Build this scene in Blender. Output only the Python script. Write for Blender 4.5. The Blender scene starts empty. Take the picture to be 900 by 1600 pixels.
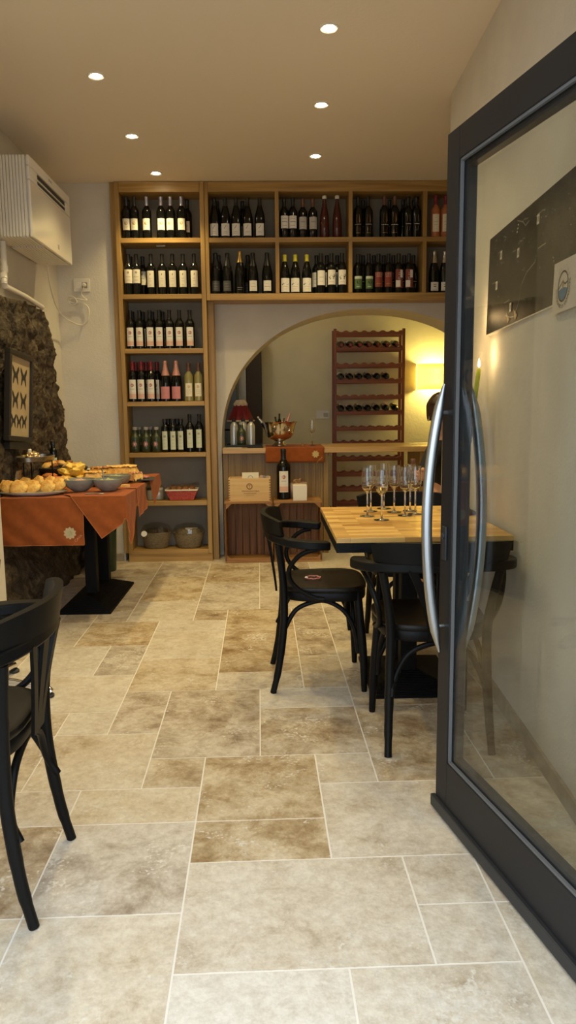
import bpy, math, random
from math import sin, cos, pi, radians, atan2, hypot, sqrt
from mathutils import Vector, Matrix, noise
V = Vector
random.seed(11)
SC = bpy.context.scene
COL = SC.collection

# ------------------------------------------------------------------ camera
F, TH, YAW, ROLL, CH = 1155.0, radians(8.08), radians(1.4), radians(.6), 1.25
fwd = V((sin(YAW)*cos(TH), cos(YAW)*cos(TH), -sin(TH)))
r0 = V((cos(YAW), -sin(YAW), 0)); u0 = r0.cross(fwd)
rgt = cos(ROLL)*r0 - sin(ROLL)*u0; upv = rgt.cross(fwd)
CAM = V((0, 0, CH))
def ray(x, y): return fwd + rgt*((x-450)/F) + upv*((800-y)/F)
def atz(x, y, z=0.0):
    d = ray(x, y); return CAM + d*((z-CH)/d.z)
def aty(x, y, Y):
    d = ray(x, y); return CAM + d*(Y/d.y)
cd = bpy.data.cameras.new('camera'); cam = bpy.data.objects.new('camera', cd); COL.objects.link(cam)
cd.sensor_fit = 'VERTICAL'; cd.sensor_height = 36; cd.lens = F/1600*36; cd.clip_start = .05
m3 = Matrix((rgt, upv, -fwd)).transposed()
cam.matrix_world = Matrix.Translation(CAM) @ m3.to_4x4()
SC.camera = cam

# ------------------------------------------------------------------ materials
def nodes(name):
    m = bpy.data.materials.new(name); m.use_nodes = True
    nt = m.node_tree; nt.nodes.clear()
    out = nt.nodes.new('ShaderNodeOutputMaterial')
    return m, nt, out
def N(nt, t, **kw):
    n = nt.nodes.new('ShaderNode'+t)
    for k, v in kw.items():
        if k in n.inputs.keys() if isinstance(k, str) else False: n.inputs[k].default_value = v
        else: setattr(n, k, v)
    return n
def P(name, col, rough=.5, metal=0, var=0, vscale=20, bump=0, bscale=80, spec=.5, trans=0, coat=0, emis=None, estr=0, col2=None, stretch=(1,1,1), alpha=1, sheen=0):
    m, nt, out = nodes(name)
    b = N(nt, 'BsdfPrincipled'); L = nt.links.new
    b.inputs['Base Color'].default_value = (*col, 1); b.inputs['Roughness'].default_value = rough
    b.inputs['Metallic'].default_value = metal; b.inputs['Specular IOR Level'].default_value = spec
    b.inputs['Transmission Weight'].default_value = trans; b.inputs['Coat Weight'].default_value = coat
    b.inputs['Alpha'].default_value = alpha; b.inputs['Sheen Weight'].default_value = sheen
    if emis: b.inputs['Emission Color'].default_value = (*emis, 1); b.inputs['Emission Strength'].default_value = estr
    if var or col2 or bump:
        tc = N(nt, 'TexCoord'); mp = N(nt, 'Mapping'); mp.inputs['Scale'].default_value = stretch
        L(tc.outputs['Object'], mp.inputs['Vector'])
    if var or col2:
        n = N(nt, 'TexNoise'); n.inputs['Scale'].default_value = vscale; n.inputs['Detail'].default_value = 6
        L(mp.outputs[0], n.inputs['Vector'])
        rp = N(nt, 'ValToRGB'); c2 = col2 or tuple(max(0, c*(1-var)) for c in col)
        c1 = col if col2 else tuple(min(1, c*(1+var*.6)) for c in col)
        rp.color_ramp.elements[0].position = .32; rp.color_ramp.elements[1].position = .68
        rp.color_ramp.elements[0].color = (*c2, 1); rp.color_ramp.elements[1].color = (*c1, 1)
        L(n.outputs['Fac'], rp.inputs[0]); L(rp.outputs[0], b.inputs['Base Color'])
    if bump:
        n2 = N(nt, 'TexNoise'); n2.inputs['Scale'].default_value = bscale; n2.inputs['Detail'].default_value = 5
        L(mp.outputs[0], n2.inputs['Vector'])
        bp = N(nt, 'Bump'); bp.inputs['Strength'].default_value = bump; bp.inputs['Distance'].default_value = .01
        L(n2.outputs['Fac'], bp.inputs['Height']); L(bp.outputs[0], b.inputs['Normal'])
    L(b.outputs[0], out.inputs[0])
    return m
def wood(name, c1, c2, axis='z', rough=.45, k=1.0, coat=0):
    s = {'x': (1.6, 34, 34), 'y': (34, 1.6, 34), 'z': (34, 34, 1.6)}[axis]
    m, nt, out = nodes(name); L = nt.links.new
    b = N(nt, 'BsdfPrincipled'); b.inputs['Roughness'].default_value = rough; b.inputs['Coat Weight'].default_value = coat
    tc = N(nt, 'TexCoord'); mp = N(nt, 'Mapping'); mp.inputs['Scale'].default_value = tuple(x*k for x in s)
    oi = N(nt, 'ObjectInfo'); ad = N(nt, 'VectorMath', operation='ADD'); ml = N(nt, 'VectorMath', operation='SCALE'); ml.inputs['Scale'].default_value = 1.0
    L(tc.outputs['Object'], mp.inputs[0]); L(oi.outputs['Location'], ml.inputs[0]); L(mp.outputs[0], ad.inputs[0]); L(ml.outputs[0], ad.inputs[1])
    n = N(nt, 'TexNoise'); n.inputs['Scale'].default_value = 1; n.inputs['Detail'].default_value = 8; n.inputs['Distortion'].default_value = .6
    L(ad.outputs[0], n.inputs['Vector'])
    rp = N(nt, 'ValToRGB'); e = rp.color_ramp.elements
    e[0].position = .34; e[0].color = (*c2, 1); e[1].position = .66; e[1].color = (*c1, 1)
    L(n.outputs['Fac'], rp.inputs[0]); L(rp.outputs[0], b.inputs['Base Color'])
    bp = N(nt, 'Bump'); bp.inputs['Strength'].default_value = .12; bp.inputs['Distance'].default_value = .004
    L(n.outputs['Fac'], bp.inputs['Height']); L(bp.outputs[0], b.inputs['Normal']); L(b.outputs[0], out.inputs[0])
    return m
def thin_glass(name, tint=(.96, .98, .97), ior=1.45, rough=0, boost=0.0):
    m, nt, out = nodes(name); L = nt.links.new
    t = N(nt, 'BsdfTransparent'); t.inputs[0].default_value = (*tint, 1)
    g = N(nt, 'BsdfGlossy'); g.inputs['Roughness'].default_value = rough
    ge = N(nt, 'NewGeometry'); dt = N(nt, 'VectorMath', operation='DOT_PRODUCT'); L(ge.outputs['Incoming'], dt.inputs[0]); L(ge.outputs['Normal'], dt.inputs[1])
    ab = N(nt, 'Math', operation='ABSOLUTE'); L(dt.outputs['Value'], ab.inputs[0]); om = N(nt, 'Math', operation='SUBTRACT'); om.inputs[0].default_value = 1; L(ab.outputs[0], om.inputs[1])
    pw = N(nt, 'Math', operation='POWER'); pw.inputs[1].default_value = 5; L(om.outputs[0], pw.inputs[0]); f0 = ((ior-1)/(ior+1))**2
    ma = N(nt, 'Math', operation='MULTIPLY_ADD', use_clamp=True); ma.inputs[1].default_value = 1-f0-boost; ma.inputs[2].default_value = f0+boost
    mx = N(nt, 'MixShader'); L(pw.outputs[0], ma.inputs[0]); L(ma.outputs[0], mx.inputs[0]); L(t.outputs[0], mx.inputs[1]); L(g.outputs[0], mx.inputs[2])
    L(mx.outputs[0], out.inputs[0]); return m
def emit(name, col, s):
    m, nt, out = nodes(name); e = N(nt, 'Emission'); e.inputs[0].default_value = (*col, 1); e.inputs[1].default_value = s
    nt.links.new(e.outputs[0], out.inputs[0]); return m

M = {}
M['plaster'] = P('plaster', (.68, .645, .57), .85, bump=.22, bscale=90, var=.05, vscale=5)
M['ceiling'] = P('ceiling_paint', (.80, .735, .635), .9, bump=.1, bscale=60)
M['plaster_yel'] = P('back_room_plaster', (.74, .68, .46), .85, bump=.2, bscale=40, var=.06, vscale=3)
M['skirt'] = P('stone_skirting', (.36, .31, .24), .5, var=.2, vscale=14)
M['oak'] = wood('oak_upright', (.44, .275, .085), (.30, .17, .045), 'z')
M['oakx'] = wood('oak_shelf', (.48, .30, .095), (.31, .175, .048), 'x')
M['shelfback'] = P('shelf_back_shaded', (.27, .24, .185), .8, var=.08, vscale=6)  # same finish as the wall, with the recess shade put into the colour
M['barwood'] = wood('bar_panel_wood', (.38, .24, .075), (.26, .15, .042), 'z', k=1.3)
M['bartop'] = wood('bar_top_wood', (.62, .40, .16), (.48, .28, .09), 'x', .35)
M['crate'] = wood('crate_wood', (.28, .125, .042), (.13, .052, .018), 'z', .6)
M['cratex'] = wood('crate_edge_wood', (.44, .23, .08), (.25, .12, .04), 'x', .6)
M['pinebox'] = wood('pine_box', (.74, .52, .24), (.60, .37, .14), 'x', .5, k=.7)
M['rack'] = wood('rack_wood', (.30, .085, .030), (.16, .035, .013), 'z', .4)
M['rackx'] = wood('rack_rail_wood', (.32, .092, .033), (.15, .035, .013), 'x', .4)
M['chair'] = P('black_lacquered_wood', (.004, .0037, .0036), .45, var=.2, vscale=30, spec=.16)
M['seat'] = P('dark_seat_ply', (.010, .008, .0065), .36, var=.25, vscale=12, spec=.22)
M['iron'] = P('black_cast_iron', (.004, .004, .0042), .6, spec=.15, bump=.15, bscale=120)
M['door'] = P('anthracite_aluminium', (.012, .0125, .015), .5, spec=.3, bump=.03, bscale=400)
M['gasket'] = P('grey_gasket', (.15, .15, .15), .7, spec=.12)
M['rubber'] = P('black_rubber', (.02, .022, .026), .5)
M['steel'] = P('brushed_steel', (.45, .47, .49), .30, metal=1, bump=.02, bscale=300)
M['chrome'] = P('chrome', (.75, .75, .76), .1, metal=1)
M['silver'] = P('old_silver', (.62, .59, .53), .16, metal=1, var=.2, vscale=9)
M['pewter'] = P('pewter', (.40, .37, .33), .3, metal=1, var=.3, vscale=18)
M['alu'] = P('white_aluminium', (.66, .66, .63), .35, metal=.55)
M['glassdoor'] = thin_glass('door_glass', (.91, .925, .925), 1.30, boost=.0)
M['crystal'] = P('crystal', (1, 1, 1), 0, trans=1, spec=.5)
M['film'] = thin_glass('cellophane', (.93, .92, .90), 1.45, .06, .05)
M['wine'] = P('white_wine', (.96, .84, .52), .05, trans=.95)
M['bottle'] = P('dark_bottle_glass', (.004, .0045, .004), .08, spec=.42)
M['bottlegreen'] = P('green_bottle_glass', (.038, .05, .022), .3, spec=.5)
M['rose'] = P('rose_wine_glass', (.72, .25, .11), .08, trans=.35)
M['darkrose'] = P('dark_rose_glass', (.075, .014, .011), .1, trans=.15)
M['clear'] = P('pale_wine_glass', (.50, .44, .17), .08, trans=.5)
M['paper'] = P('cream_label', (.80, .75, .60), .7)
M['white'] = P('white_label', (.80, .77, .70), .7)
M['greylab'] = P('grey_label', (.50, .47, .42), .7)
M['darklab'] = P('dark_label', (.075, .075, .07), .5)
M['pink'] = P('pink_label', (.62, .24, .26), .6)
M['greenlab'] = P('green_label', (.10, .17, .06), .6)
M['palegreen'] = P('pale_green_label', (.62, .66, .52), .6)
M['redlab'] = P('red_brown_label', (.23, .05, .028), .6)
M['gold'] = P('gold_print', (.55, .36, .10), .35, metal=.6)
M['bronze'] = P('bronze_print', (.34, .19, .08), .4, metal=.5)
M['ink'] = P('dark_ink', (.03, .028, .026), .7)
M['greyink'] = P('grey_ink', (.32, .30, .28), .7)
M['crimson'] = P('crimson_ink', (.33, .025, .03), .6)
M['blush'] = P('blush_ink', (.74, .46, .36), .7)
M['capblack'] = P('black_capsule', (.015, .014, .014), .35)
M['capred'] = P('red_capsule', (.24, .016, .022), .35)
M['caplilac'] = P('lilac_silver_capsule', (.46, .44, .52), .25, metal=.6)
M['capgold'] = P('gold_capsule', (.62, .42, .13), .3, metal=.8)
M['capyellow'] = P('yellow_capsule', (.66, .60, .05), .4)
M['capsilver'] = P('silver_capsule', (.62, .60, .56), .25, metal=.9)
M['cappink'] = P('pink_capsule', (.72, .36, .30), .3, metal=.4)
M['capbrown'] = P('brown_capsule', (.14, .06, .035), .35)
M['cloth'] = P('rust_orange_cloth', (.31, .072, .008), .9, var=.14, vscale=30, bump=.3, bscale=500, sheen=.05)
M['clothhem'] = P('rust_cloth_hem', (.44, .15, .05), .9)
M['embroid'] = P('sand_embroidery', (.58, .45, .26), .8, bump=.4, bscale=400)
M['embroid2'] = P('pink_embroidery', (.58, .27, .17), .8)
M['ac'] = P('white_plastic', (.78, .75, .69), .28)
M['acfront'] = P('glossy_white_plastic', (.80, .77, .70), .12)
M['black'] = P('matt_black', (.012, .012, .012), .6)
M['stoneware'] = P('grey_green_stoneware', (.26, .28, .245), .35, var=.15, vscale=30)
M['china'] = P('white_china', (.80, .78, .72), .25)
M['slate'] = P('dark_slate', (.045, .043, .042), .5)
M['bread'] = P('bread_crust', (.90, .60, .16), .6, col2=(.66, .29, .05), vscale=38, bump=.6, bscale=90)
M['crumb'] = P('bread_crumb', (.86, .62, .25), .7, col2=(.78, .42, .10), vscale=60, bump=.6, bscale=120)
M['cheese'] = P('yellow_frittata', (.92, .68, .13), .5, col2=(.80, .48, .06), vscale=40, bump=.4, bscale=80)
M['pizza'] = P('tomato_topping', (.50, .07, .015), .4, col2=(.72, .30, .08), vscale=45, bump=.5, bscale=90)
M['brownfood'] = P('browned_crust', (.22, .075, .02), .55, col2=(.42, .18, .05), vscale=50, bump=.6, bscale=90)
M['salad'] = P('mixed_salad', (.55, .52, .28), .5, col2=(.20, .24, .07), vscale=60, bump=.5, bscale=120)
M['beans'] = P('pink_salad', (.48, .16, .10), .5, col2=(.66, .50, .34), vscale=60, bump=.5, bscale=120)
M['salami'] = P('salami', (.34, .05, .035), .5, col2=(.62, .32, .26), vscale=70)
M['wicker'] = P('pale_wicker', (.30, .24, .14), .7, var=.4, vscale=60, bump=1.0, bscale=110, stretch=(1, 1, 3))
M['darkwicker'] = P('dark_wicker', (.07, .05, .035), .6, var=.4, vscale=60, bump=1.0, bscale=90, stretch=(1, 1, 4))
M['napkin'] = P('burgundy_napkin', (.15, .015, .018), .9)
M['redbox'] = P('red_patterned_card', (.42, .02, .018), .4, col2=(.55, .13, .10), vscale=90)
M['candle'] = P('olive_green_wax', (.35, .42, .02), .45)
M['whitewax'] = P('white_wax', (.85, .80, .68), .5)
M['flame'] = emit('candle_flame', (1, .78, .42), 22)
m, nt, out = nodes('lit_yellow_shade'); L = nt.links.new
d_ = N(nt, 'BsdfDiffuse'); d_.inputs[0].default_value = (.80, .72, .36, 1); t_ = N(nt, 'BsdfTranslucent'); t_.inputs[0].default_value = (.92, .82, .42, 1); e_ = N(nt, 'Emission'); e_.inputs[0].default_value = (1, .82, .30, 1); e_.inputs[1].default_value = .22
mx = N(nt, 'MixShader'); mx.inputs[0].default_value = .6; ax = N(nt, 'AddShader'); L(d_.outputs[0], mx.inputs[1]); L(t_.outputs[0], mx.inputs[2]); L(mx.outputs[0], ax.inputs[0]); L(e_.outputs[0], ax.inputs[1]); L(ax.outputs[0], out.inputs[0]); M['lampshade'] = m
M['bulb'] = emit('spot_bulb', (1, .86, .62), 60)
M['redshade'] = P('red_pleated_fabric', (.22, .006, .010), .6, var=.2, vscale=20)
M['lace'] = P('cream_lace', (.72, .58, .38), .8)
M['fridge'] = P('blue_grey_enamel', (.105, .125, .155), .4)
M['jamb'] = P('pale_grey_jamb', (.50, .51, .50), .6)
M['darkdoor'] = P('dark_brown_door', (.045, .030, .016), .6)
M['cork'] = P('cork', (.42, .25, .12), .8, var=.3, vscale=60)
M['terracotta'] = P('pale_terracotta', (.62, .42, .32), .6)
M['card'] = P('ivory_card', (.84, .79, .62), .6)
M['leaflet'] = P('grey_leaflet', (.30, .30, .36), .4, var=.5, vscale=30)
M['plastic'] = P('ivory_plastic', (.78, .75, .66), .35)
M['cable'] = P('white_cable', (.74, .70, .60), .4)
M['frame'] = P('black_picture_frame', (.022, .018, .014), .4)
M['mat'] = P('tan_mount', (.50, .40, .25), .7, var=.08, vscale=12)
M['pinkband'] = P('pink_braid', (.42, .06, .14), .5, col2=(.60, .30, .16), vscale=120)
M['bin'] = P('dark_green_enamel', (.022, .05, .025), .4)
M['skin'] = P('skin', (.62, .33, .22), .5)
M['hair'] = P('dark_brown_hair', (.040, .018, .009), .4, var=.4, vscale=40, stretch=(1, 1, .15))
M['sweater'] = P('black_wool', (.008, .008, .009), .85, bump=.3, bscale=200)
M['eyewhite'] = P('eye', (.02, .015, .01), .2)
M['lips'] = P('lips', (.45, .12, .10), .5)
M['poster'] = None
M['emblemblue'] = P('emblem_blue', (.06, .19, .36), .5)
M['postergrey'] = P('poster_grey_line', (.25, .25, .23), .5)
M['posterwhite'] = P('poster_white', (.72, .68, .60), .5)
M['postersheet'] = P('poster_sheet', (.66, .60, .53), .5)
M['postertan'] = P('poster_tan', (.36, .24, .11), .5)
M['foil'] = P('crumpled_foil', (.70, .52, .28), .22, metal=.7, bump=1, bscale=60)
M['pedestal'] = P('bronze_brown', (.075, .028, .018), .35, metal=.3)

# travertine floor
m, nt, out = nodes('travertine'); L = nt.links.new
b = N(nt, 'BsdfPrincipled'); at = N(nt, 'Attribute', attribute_name='tile'); tc = N(nt, 'TexCoord')
sx = N(nt, 'SeparateXYZ'); L(at.outputs['Vector'], sx.inputs[0])
off = N(nt, 'VectorMath', operation='MULTIPLY_ADD'); off.inputs[1].default_value = (37, 53, 19)
L(at.outputs['Vector'], off.inputs[0]); L(tc.outputs['Object'], off.inputs[2])
n1 = N(nt, 'TexNoise'); n1.inputs['Scale'].default_value = 6.5; n1.inputs['Detail'].default_value = 12; n1.inputs['Roughness'].default_value = .78; n1.inputs['Distortion'].default_value = .25
L(off.outputs[0], n1.inputs['Vector'])
rp = N(nt, 'ValToRGB'); e = rp.color_ramp.elements
e[0].position = .27; e[0].color = (.27, .18, .10, 1); e[1].position = .66; e[1].color = (.76, .70, .58, 1)
x = e.new(.38); x.color = (.46, .36, .235, 1); x = e.new(.49); x.color = (.65, .56, .42, 1)
sh = N(nt, 'Math', operation='MULTIPLY_ADD'); sh.inputs[1].default_value = .20; sh.inputs[2].default_value = -.095
L(sx.outputs[0], sh.inputs[0]); ad = N(nt, 'Math', operation='ADD'); L(n1.outputs['Fac'], ad.inputs[0]); L(sh.outputs[0], ad.inputs[1]); L(ad.outputs[0], rp.inputs[0])
hs = N(nt, 'HueSaturation'); ms = N(nt, 'Math', operation='MULTIPLY_ADD'); ms.inputs[1].default_value = .55; ms.inputs[2].default_value = .62
L(sx.outputs[1], ms.inputs[0]); L(ms.outputs[0], hs.inputs['Saturation']); L(rp.outputs[0], hs.inputs['Color'])
n2 = N(nt, 'TexNoise'); n2.inputs['Scale'].default_value = 85; n2.inputs['Detail'].default_value = 5; L(off.outputs[0], n2.inputs['Vector'])
n3 = N(nt, 'TexNoise'); n3.inputs['Scale'].default_value = 7; n3.inputs['Detail'].default_value = 3; L(off.outputs[0], n3.inputs['Vector'])
mm = N(nt, 'Math', operation='MULTIPLY'); L(n2.outputs['Fac'], mm.inputs[0]); L(n3.outputs['Fac'], mm.inputs[1])
r2 = N(nt, 'ValToRGB'); r2.color_ramp.elements[0].position = .335; r2.color_ramp.elements[1].position = .40; L(mm.outputs[0], r2.inputs[0])
mx = N(nt, 'MixRGB'); L(r2.outputs[0], mx.inputs[0]); L(hs.outputs[0], mx.inputs[1]); mx.inputs[2].default_value = (.74, .70, .62, 1)
n4 = N(nt, 'TexNoise'); n4.inputs['Scale'].default_value = 34; n4.inputs['Detail'].default_value = 9; n4.inputs['Roughness'].default_value = .8; L(off.outputs[0], n4.inputs['Vector'])
r4 = N(nt, 'ValToRGB'); r4.color_ramp.elements[0].position = .34; r4.color_ramp.elements[0].color = (.68, .64, .60, 1); r4.color_ramp.elements[1].position = .58; L(n4.outputs['Fac'], r4.inputs[0])
mu = N(nt, 'MixRGB', blend_type='MULTIPLY'); mu.inputs[0].default_value = .75; L(mx.outputs[0], mu.inputs[1]); L(r4.outputs[0], mu.inputs[2])
L(mu.outputs[0], b.inputs['Base Color'])
rr = N(nt, 'MapRange'); rr.inputs[3].default_value = .30; rr.inputs[4].default_value = .55; L(n1.outputs['Fac'], rr.inputs[0]); L(rr.outputs[0], b.inputs['Roughness'])
bp = N(nt, 'Bump'); bp.inputs['Strength'].default_value = .25; bp.inputs['Distance'].default_value = .004; L(n2.outputs['Fac'], bp.inputs['Height']); L(bp.outputs[0], b.inputs['Normal'])
L(b.outputs[0], out.inputs[0]); M['tile'] = m
M['grout'] = P('grout', (.84, .80, .73), .9)

# rough dark stone
m, nt, out = nodes('rough_stone'); L = nt.links.new
b = N(nt, 'BsdfPrincipled'); b.inputs['Roughness'].default_value = .75; tc = N(nt, 'TexCoord')
n1 = N(nt, 'TexNoise'); n1.inputs['Scale'].default_value = 9; n1.inputs['Detail'].default_value = 14; n1.inputs['Roughness'].default_value = .82; n1.inputs['Distortion'].default_value = .8
L(tc.outputs['Object'], n1.inputs['Vector'])
rp = N(nt, 'ValToRGB'); e = rp.color_ramp.elements
e[0].position = .40; e[0].color = (.012, .009, .006, 1); e[1].position = .74; e[1].color = (.40, .33, .23, 1)
x = e.new(.50); x.color = (.055, .037, .021, 1); x = e.new(.60); x.color = (.13, .092, .052, 1)
L(n1.outputs['Fac'], rp.inputs[0]); L(rp.outputs[0], b.inputs['Base Color'])
n2 = N(nt, 'TexNoise'); n2.inputs['Scale'].default_value = 22; n2.inputs['Detail'].default_value = 10; L(tc.outputs['Object'], n2.inputs['Vector'])
bp = N(nt, 'Bump'); bp.inputs['Strength'].default_value = 1.0; bp.inputs['Distance'].default_value = .035; L(n2.outputs['Fac'], bp.inputs['Height']); L(bp.outputs[0], b.inputs['Normal'])
L(b.outputs[0], out.inputs[0]); M['stone'] = m

# butcher block
m, nt, out = nodes('butcher_block'); L = nt.links.new
b = N(nt, 'BsdfPrincipled'); b.inputs['Roughness'].default_value = .33; tc = N(nt, 'TexCoord')
bk = N(nt, 'TexBrick'); bk.offset = .37; bk.inputs['Scale'].default_value = 1; bk.inputs['Brick Width'].default_value = .21; bk.inputs['Row Height'].default_value = .038; bk.inputs['Mortar Size'].default_value = .0006
bk.inputs['Color1'].default_value = (.90, .61, .20, 1); bk.inputs['Color2'].default_value = (.40, .185, .04, 1); bk.inputs['Mortar'].default_value = (.40, .2, .06, 1); bk.inputs['Bias'].default_value = -.1
L(tc.outputs['Object'], bk.inputs['Vector'])
mp = N(nt, 'Mapping'); mp.inputs['Scale'].default_value = (4, 60, 60); L(tc.outputs['Object'], mp.inputs[0])
n1 = N(nt, 'TexNoise'); n1.inputs['Scale'].default_value = 1; n1.inputs['Detail'].default_value = 6; L(mp.outputs[0], n1.inputs['Vector'])
mx = N(nt, 'MixRGB', blend_type='MULTIPLY'); mx.inputs[0].default_value = .55; L(bk.outputs['Color'], mx.inputs[1]); 
rp = N(nt, 'ValToRGB'); rp.color_ramp.elements[0].position = .3; rp.color_ramp.elements[0].color = (.62, .55, .45, 1); rp.color_ramp.elements[1].position = .6
L(n1.outputs['Fac'], rp.inputs[0]); L(rp.outputs[0], mx.inputs[2]); L(mx.outputs[0], b.inputs['Base Color']); L(b.outputs[0], out.inputs[0]); M['butcher'] = m

# poster print: dark map with faint lighter traces
m, nt, out = nodes('dark_map_print'); L = nt.links.new
b = N(nt, 'BsdfPrincipled'); b.inputs['Specular IOR Level'].default_value = .12; b.inputs['Roughness'].default_value = .5; tc = N(nt, 'TexCoord')
n1 = N(nt, 'TexNoise'); n1.inputs['Scale'].default_value = 14; n1.inputs['Detail'].default_value = 10; n1.inputs['Roughness'].default_value = .7; L(tc.outputs['Object'], n1.inputs['Vector'])
rp = N(nt, 'ValToRGB'); e = rp.color_ramp.elements; e[0].position = .45; e[0].color = (.012, .011, .010, 1); e[1].position = .72; e[1].color = (.055, .049, .04, 1)
L(n1.outputs['Fac'], rp.inputs[0]); L(rp.outputs[0], b.inputs['Base Color']); L(b.outputs[0], out.inputs[0]); M['poster'] = m

# ------------------------------------------------------------------ mesh builder
class MB:
    def __init__(s): s.v = []; s.f = []; s.m = []; s.a = []
    def add(s, vs, fs, m=0):
        b = len(s.v); s.v += [tuple(x) for x in vs]
        for f in fs: s.f.append(tuple(b+i for i in f)); s.m.append(m)
        return s
    def box(s, lo, hi, m=0, mat=None):
        (a, b, c), (d, e, f) = lo, hi
        vs = [(a,b,c),(d,b,c),(d,e,c),(a,e,c),(a,b,f),(d,b,f),(d,e,f),(a,e,f)]
        if mat: vs = [mat @ V(p) for p in vs]
        return s.add(vs, [(0,3,2,1),(4,5,6,7),(0,1,5,4),(1,2,6,5),(2,3,7,6),(3,0,4,7)], m)
    def tube(s, path, r, n=10, m=0, caps=True, squash=None):
        P_ = [V(p) for p in path]; k = len(P_); R = r if isinstance(r, (list, tuple)) else [r]*k
        t = [(P_[min(i+1, k-1)]-P_[max(i-1, 0)]).normalized() for i in range(k)]
        a = V((0, 0, 1)) if abs(t[0].z) < .9 else V((1, 0, 0))
        u = t[0].cross(a).normalized(); vs = []; fs = []
        for i in range(k):
            u = (u - t[i]*u.dot(t[i])).normalized(); w = t[i].cross(u)
            for j in range(n):
                an = 2*pi*j/n; vs.append(P_[i] + (u*cos(an) + w*sin(an))*R[i])
        for i in range(k-1):
            for j in range(n):
                j2 = (j+1) % n; fs.append((i*n+j, i*n+j2, (i+1)*n+j2, (i+1)*n+j))
        if caps: fs += [tuple(reversed(range(n))), tuple((k-1)*n+j for j in range(n))]
        return s.add(vs, fs, m)
    def lathe(s, prof, n=24, c=(0, 0, 0), m=0, mat=None, wob=None):
        vs = []; fs = []; k = len(prof)
        for (r, z) in prof:
            for j in range(n):
                a = 2*pi*j/n; q = r*(1 + (wob(a, z) if wob else 0)); p = V((q*cos(a), q*sin(a), z)); p = mat @ p if mat else p
                vs.append(p + V(c))
        for i in range(k-1):
            for j in range(n):
                j2 = (j+1) % n; fs.append((i*n+j, i*n+j2, (i+1)*n+j2, (i+1)*n+j))
        if prof[0][0] > 1e-5: fs.append(tuple(reversed(range(n))))
        if prof[-1][0] > 1e-5: fs.append(tuple((k-1)*n+j for j in range(n)))
        return s.add(vs, fs, m)
    def blob(s, c, rad, n=14, amp=.0, freq=8, m=0, mat=None, flat=0):
        vs = []; fs = []; k = n//2+1; seed = V((c[0]*31, c[1]*17, c[2]*7))
        for i in range(k):
            th = pi*i/(k-1)
            for j in range(n):
                ph = 2*pi*j/n; d = V((sin(th)*cos(ph), sin(th)*sin(ph), cos(th)))
                q = 1 + amp*noise.noise(d*freq*.25 + seed)
                p = V((d.x*rad[0]*q, d.y*rad[1]*q, d.z*rad[2]*q))
                if flat and p.z < -rad[2]*flat: p.z = -rad[2]*flat
                vs.append((mat @ p if mat else p) + V(c))
        for i in range(k-1):
            for j in range(n):
                j2 = (j+1) % n; fs.append((i*n+j, (i+1)*n+j, (i+1)*n+j2, i*n+j2))
        return s.add(vs, fs, m)
    def ribbon(s, path, w, h, m=0, up=V((0, 0, 1))):
        """rectangular section swept along a path; w across (horizontal), h along up"""
        P_ = [V(p) for p in path]; k = len(P_); W = w if isinstance(w, (list, tuple)) else [w]*k; Hh = h if isinstance(h, (list, tuple)) else [h]*k
        vs = []; fs = []
        for i in range(k):
            t = (P_[min(i+1, k-1)]-P_[max(i-1, 0)]).normalized(); sd = t.cross(up).normalized(); q = sd.cross(t)
            for a, b_ in ((-1, -1), (1, -1), (1, 1), (-1, 1)): vs.append(P_[i] + sd*a*W[i]/2 + q*b_*Hh[i]/2)
        for i in range(k-1):
            for j in range(4): j2 = (j+1) % 4; fs.append((i*4+j, i*4+j2, (i+1)*4+j2, (i+1)*4+j))
        fs += [(3, 2, 1, 0), tuple((k-1)*4+j for j in range(4))]
        return s.add(vs, fs, m)
    def prism(s, pts, d, m=0):
        k = len(pts); a = [V(p) for p in pts]; d = V(d); vs = a + [p+d for p in a]
        fs = [tuple(reversed(range(k))), tuple(range(k, 2*k))] + [(i, (i+1) % k, k+(i+1) % k, k+i) for i in range(k)]
        return s.add(vs, fs, m)
    def grid(s, fn, nu, nv, m=0):
        vs = [fn(i/nu, j/nv) for i in range(nu+1) for j in range(nv+1)]
        fs = [(i*(nv+1)+j, (i+1)*(nv+1)+j, (i+1)*(nv+1)+j+1, i*(nv+1)+j+1) for i in range(nu) for j in range(nv)]
        return s.add(vs, fs, m)
    def build(s, name, mats, parent=None, smooth=38, bevel=0, solid=0, subsurf=0, loc=None):
        me = bpy.data.meshes.new(name); me.from_pydata(s.v, [], s.f); 
        for mm_ in (mats if isinstance(mats, (list, tuple)) else [mats]): me.materials.append(mm_)
        me.polygons.foreach_set('material_index', s.m); me.update()
        if smooth:
            me.polygons.foreach_set('use_smooth', [True]*len(me.polygons)); me.set_sharp_from_angle(angle=radians(smooth))
        o = bpy.data.objects.new(name, me); COL.objects.link(o)
        if parent: o.parent = parent
        if loc: o.location = loc
        if solid:
            q = o.modifiers.new('solidify', 'SOLIDIFY'); q.thickness = solid; q.offset = 0
        if subsurf:
            q = o.modifiers.new('subsurf', 'SUBSURF'); q.levels = q.render_levels = subsurf
        if bevel:
            q = o.modifiers.new('bevel', 'BEVEL'); q.width = bevel; q.segments = 2; q.limit_method = 'ANGLE'; q.angle_limit = radians(40)
        return o
def arc(c, u, w, r1, r2, a0, a1, n=10):
    return [V(c) + V(u)*r1*cos(a0+(a1-a0)*i/n) + V(w)*r2*sin(a0+(a1-a0)*i/n) for i in range(n+1)]
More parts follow.
